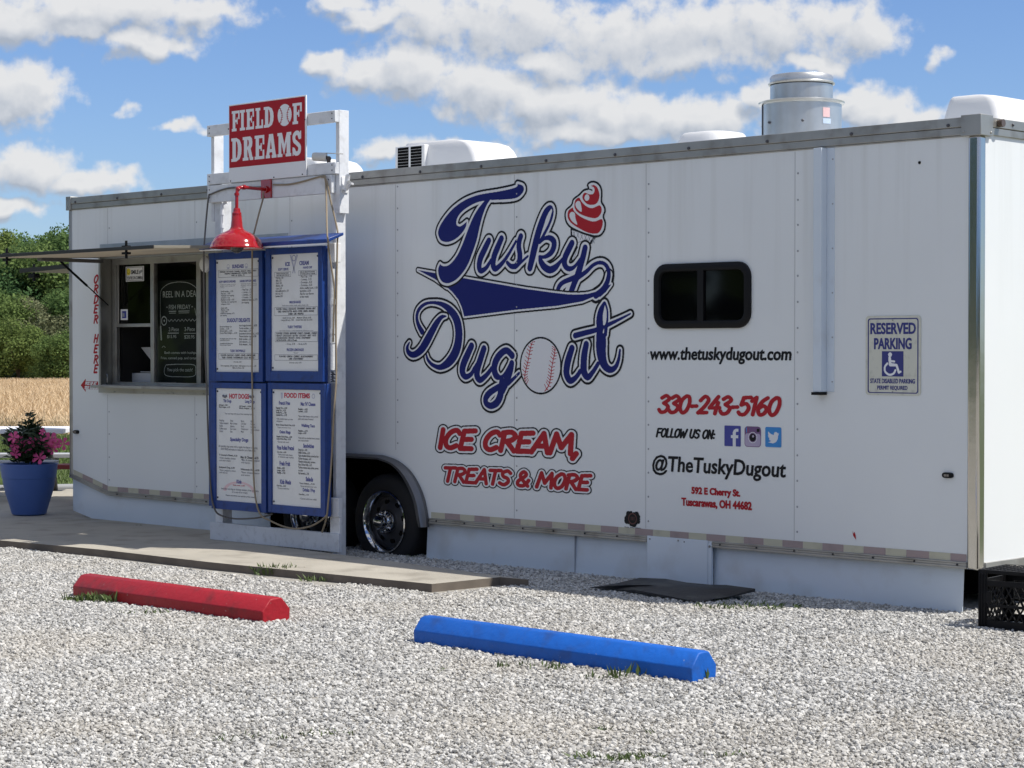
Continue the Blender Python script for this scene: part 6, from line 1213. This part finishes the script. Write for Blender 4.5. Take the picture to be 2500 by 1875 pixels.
def leaf(p_, d_, l_, w_):
    d_ = d_.normalized(); s_ = d_.cross(Vector((random.uniform(-1,1),random.uniform(-1,1),random.uniform(.2,1)))).normalized(); i = len(V_)
    up_ = s_.cross(d_)*l_*.12
    V_.extend([p_, p_+d_*l_*.5+s_*w_+up_, p_+d_*l_-up_, p_+d_*l_*.5-s_*w_+up_]); F_.append((i,i+1,i+2,i+3))
top0 = H_(1015)
for k in range(70):
    a_ = random.uniform(0,2*math.pi); rr0 = random.uniform(0,.9)*200*kp; hgt = random.uniform(.16,.40)*(1.15 if rr0 < 90*kp else .85)
    base_ = Vector((pc.x+rr0*math.cos(a_)*.7, pc.y+rr0*math.sin(a_)*.7, top0)); tip = base_+Vector((math.cos(a_)*rr0*.75, math.sin(a_)*rr0*.75, hgt))
    for j in range(22):
        t_ = random.uniform(.1,1); p_ = base_.lerp(tip,t_); a2 = random.uniform(0,2*math.pi); leaf(p_, Vector((math.cos(a2),math.sin(a2),random.uniform(.1,.9))), random.uniform(.06,.11), random.uniform(.008,.014))
for (x_, y_) in ((340,640),(385,610),(300,640),(420,660)):
    bt = Vector((pc.x+(x_-320)*kp*.6, pc.y+(x_-320)*kp*.5, top0)); tp = Vector((pc.x+(x_-295)*kp*.72, pc.y+(x_-295)*kp*.7, H_(y_)))
    for j in range(44): t_ = (j/44)**.7; a2 = j*2.4; leaf(bt.lerp(tp,t_), Vector((math.cos(a2)*.8,math.sin(a2)*.8,.75)), .085*(1.15-t_*.5), .012)
np_mesh('foliage', V_, F_, LEAFP, PT)
def blossom(x_, y_, s_, dep):
    c_ = Vector((pc.x,pc.y,0)) + RT*((x_-295)*kp) ; c_.z = H_(y_); c_ -= Vector((FW.x,FW.y,0)).normalized()*dep
    b = MB(); nd = (CAM-c_).normalized()+Vector((random.uniform(-.5,.5),random.uniform(-.5,.5),random.uniform(0,.6))); nd.normalize(); u_ = nd.orthogonal().normalized(); w_ = nd.cross(u_)
    for k in range(5):
        a0 = k*1.2566+random.uniform(-.1,.1); r_ = .041*s_; e = lambda a_, r2, o_: c_+(u_*math.cos(a_)+w_*math.sin(a_))*r2+nd*o_
        b.face([c_+nd*-.010, e(a0-.42,r_*.62,.004), e(a0-.34,r_*.95,.004), e(a0,r_*1.06,-.002), e(a0+.34,r_*.95,.006), e(a0+.42,r_*.62,.006)])
    return b.build('blossom', PINK, PT, recalc=False)
for (x_, y_, s_) in ((200,715,1.3),(262,795,1.1),(208,800,1.0),(335,800,1.35),(185,865,1.0),(470,770,1.6),(548,735,1.5),(575,790,1.2),(520,790,1.2),(435,925,1.6),(668,790,1.4),(255,850,.8),(480,665,.8),(600,740,.9),(230,745,1.2),(300,830,1.2),(370,770,1.2),(560,850,1.1),(620,790,1.1),(225,880,1.1)): blossom(x_, y_, s_, random.uniform(.08,.22))
# ------------------------------------------------------------------ picnic tables behind
def picnic(pos, rz, label, mt, ms, leg, Lh=.92, W2=.36):
    t = thing('picnic_table', pos, label, 'picnic table'); t.rotation_euler = (0,0,rz); BASE[t.name] = Vector((0,0,0))
    b = MB()
    for k in range(3): b.box(-Lh,Lh,-W2+k*W2*.68,-W2+k*W2*.68+W2*.64,.70,.745)
    b.build('table_top', mt, t, bevel=.004)
    for s_ in (-1,1):
        b = MB(); b.box(-Lh,Lh,s_*.70-.13,s_*.70+.13,.42,.46); b.build('bench', ms, t, bevel=.004)
    for s_ in (-1,1):
        b = MB(); x_ = s_*Lh*.68
        b.tube([(x_,-.74,.0),(x_,-.62,.30),(x_,-.22,.70)], .030, 8); b.tube([(x_,.74,.0),(x_,.62,.30),(x_,.22,.70)], .030, 8); b.tube([(x_,-.80,.405),(x_,.80,.405)], .026, 8); b.tube([(x_,0,.42),(x_*.4,0,.69)], .022, 8); b.build('leg_frame', leg, t)
    return t
g1 = G('Z5',190,1235,SZ); d1_ = R(-3)
w1p = P('Z5',640,615,2.0,1)
edge = ray(*src('Z5',640,612)); tpar = (.715-CAM.z)/edge.z; tp_ = CAM+edge*tpar
tdir = math.atan2(RT.y, RT.x)
picnic((tp_.x-RT.x*.93+FW.x*.36, tp_.y-RT.y*.93+FW.y*.36, -.03), tdir+.02, 'picnic table with a pale top and grey benches behind the flower pot', TABW, TABG, TABD)
edge = ray(*src('Z5',610,672)); tq = CAM+edge*((.70-CAM.z)/edge.z)
picnic((tq.x+RT.x*.95+FW.x*.7, tq.y+RT.y*.95+FW.y*.7, -.03), tdir-.12, 'dark red picnic table half hidden behind the trailer', TABR, TABR, TABR)
# ------------------------------------------------------------------ weeds
def weed(p_, n, h_, spread, label, group=None, flat=.5):
    V2, F2 = [], []
    for k in range(n):
        a_ = random.uniform(0,2*math.pi); r_ = spread*math.sqrt(random.random()); o_ = Vector((p_.x+r_*math.cos(a_)*1.6*RT.x+r_*math.sin(a_)*.7*FW.x, p_.y+r_*math.cos(a_)*1.6*RT.y+r_*math.sin(a_)*.7*FW.y, p_.z-.004))
        d_ = Vector((random.gauss(0,flat),random.gauss(0,flat),1)).normalized(); l_ = h_*random.uniform(.4,1); s_ = d_.cross(Vector((random.uniform(-1,1),random.uniform(-1,1),.1))).normalized()*h_*random.uniform(.05,.11); i = len(V2)
        V2.extend([o_-s_*.5, o_+d_*l_*.55-s_, o_+d_*l_+Vector((d_.x,d_.y,0))*l_*.3, o_+d_*l_*.55+s_]); F2.append((i,i+1,i+2,i+3))
    t = tag(np_mesh('weed', V2, F2, WEED), label, 'weed', group); return t
weed(G('L',760,1430,.0), 130, .10, .11, 'bushy green weed against the slab edge, below the menu boards'); weed(G('L',1460,1520,.0), 90, .06, .10, 'low green weed against the slab edge, right of the bushy one')
weed(G('L',930,1010,.03), 26, .10, .03, 'dark leafy weed at the foot of the lower white board'); weed(G('L',690,990,.03), 24, .05, .05, 'small dark weed under the lower white board, left of the leafy one'); weed(G('L',1280,1065,.03), 40, .04, .10, 'thin line of weeds under the right end of the lower white board')
weed(G('R2',470,1400,.0), 60, .07, .06, 'small weed at the left front corner of the red wheel stop'); weed(G('R2',545,1400,.0), 60, .08, .05, 'dark weed beside the left end of the red wheel stop'); weed(G('R2',650,1410,.0), 20, .11, .03, 'tall thin weed in front of the red wheel stop'); weed(G('R2',860,1475,.0), 40, .05, .10, 'low weeds along the middle of the red wheel stop')
O_ = (1200,1500,.27125); REG['Q'] = O_
weed(G('Q',330,490,.0), 26, .06, .10, 'sprigs of weed along the blue wheel stop, left of its middle', flat=.25); weed(G('Q',590,505,.0), 16, .06, .03, 'single weed sprig in front of the middle of the blue wheel stop', flat=.25); weed(G('Q',1010,590,.0), 18, .055, .06, 'weed sprigs right of the middle of the blue wheel stop', flat=.25); weed(G('Q',1330,560,.0), 16, .085, .05, 'tallest weed sprigs near the right end of the blue wheel stop', flat=.25); weed(G('Q',1130,580,.0), 20, .07, .03, 'small weed pair between taller sprigs at the blue wheel stop', flat=.25); weed(G('Q',1900,600,.0), 6, .08, .02, 'thin weed blade at the end face of the blue wheel stop', flat=.2)
weed(G('M',1720,830,.0), 150, .055, .20, 'dry brownish weed patch on the shadow edge right of the mat'); weed(G('M',1370,745,.01), 40, .03, .06, 'small weed at the lower edge of the rubber mat')
weed(G('Q',1200,1320,.0), 60, .045, .06, 'bigger grass tuft among the gravel at the bottom of the view'); weed(G('Q',1350,1300,.0), 50, .04, .05, 'grass tuft right beside the bigger one at the bottom'); weed(G('Q',840,1310,.0), 30, .05, .04, 'thin grass tuft left of the bigger one at the bottom'); weed(G('Q',990,1060,.0), 14, .04, .015, 'tiny grass sprout in the open gravel below the blue wheel stop'); weed(G('Q',1450,1085,.0), 10, .04, .02, 'sparse grass blades in the gravel right of the tiny sprout'); weed(G('Q',2120,1290,.0), 30, .04, .05, 'grass tuft in the gravel near the lower right')
weed(G('F',540,1600,.0), 40, .04, .10, 'loose grass tuft in the gravel near the lower left of the blue stop'); weed(G('F',690,1590,.0), 40, .04, .08, 'grass tuft in the gravel at the bottom centre left'); weed(G('F',945,1450,.0), 20, .035, .05, 'small yellowish tuft by the left end of the blue wheel stop'); weed(G('F',300,1138,.04), 14, .04, .02, 'small weed at the foot of the trailer skirt on the slab')
weed(G('F',995,1213,.0), 16, .05, .03, 'small weed in the shaded gravel by the slab corner'); weed(G('F',885,1205,.0), 16, .04, .04, 'small weed in the shaded gravel beside the wheel')
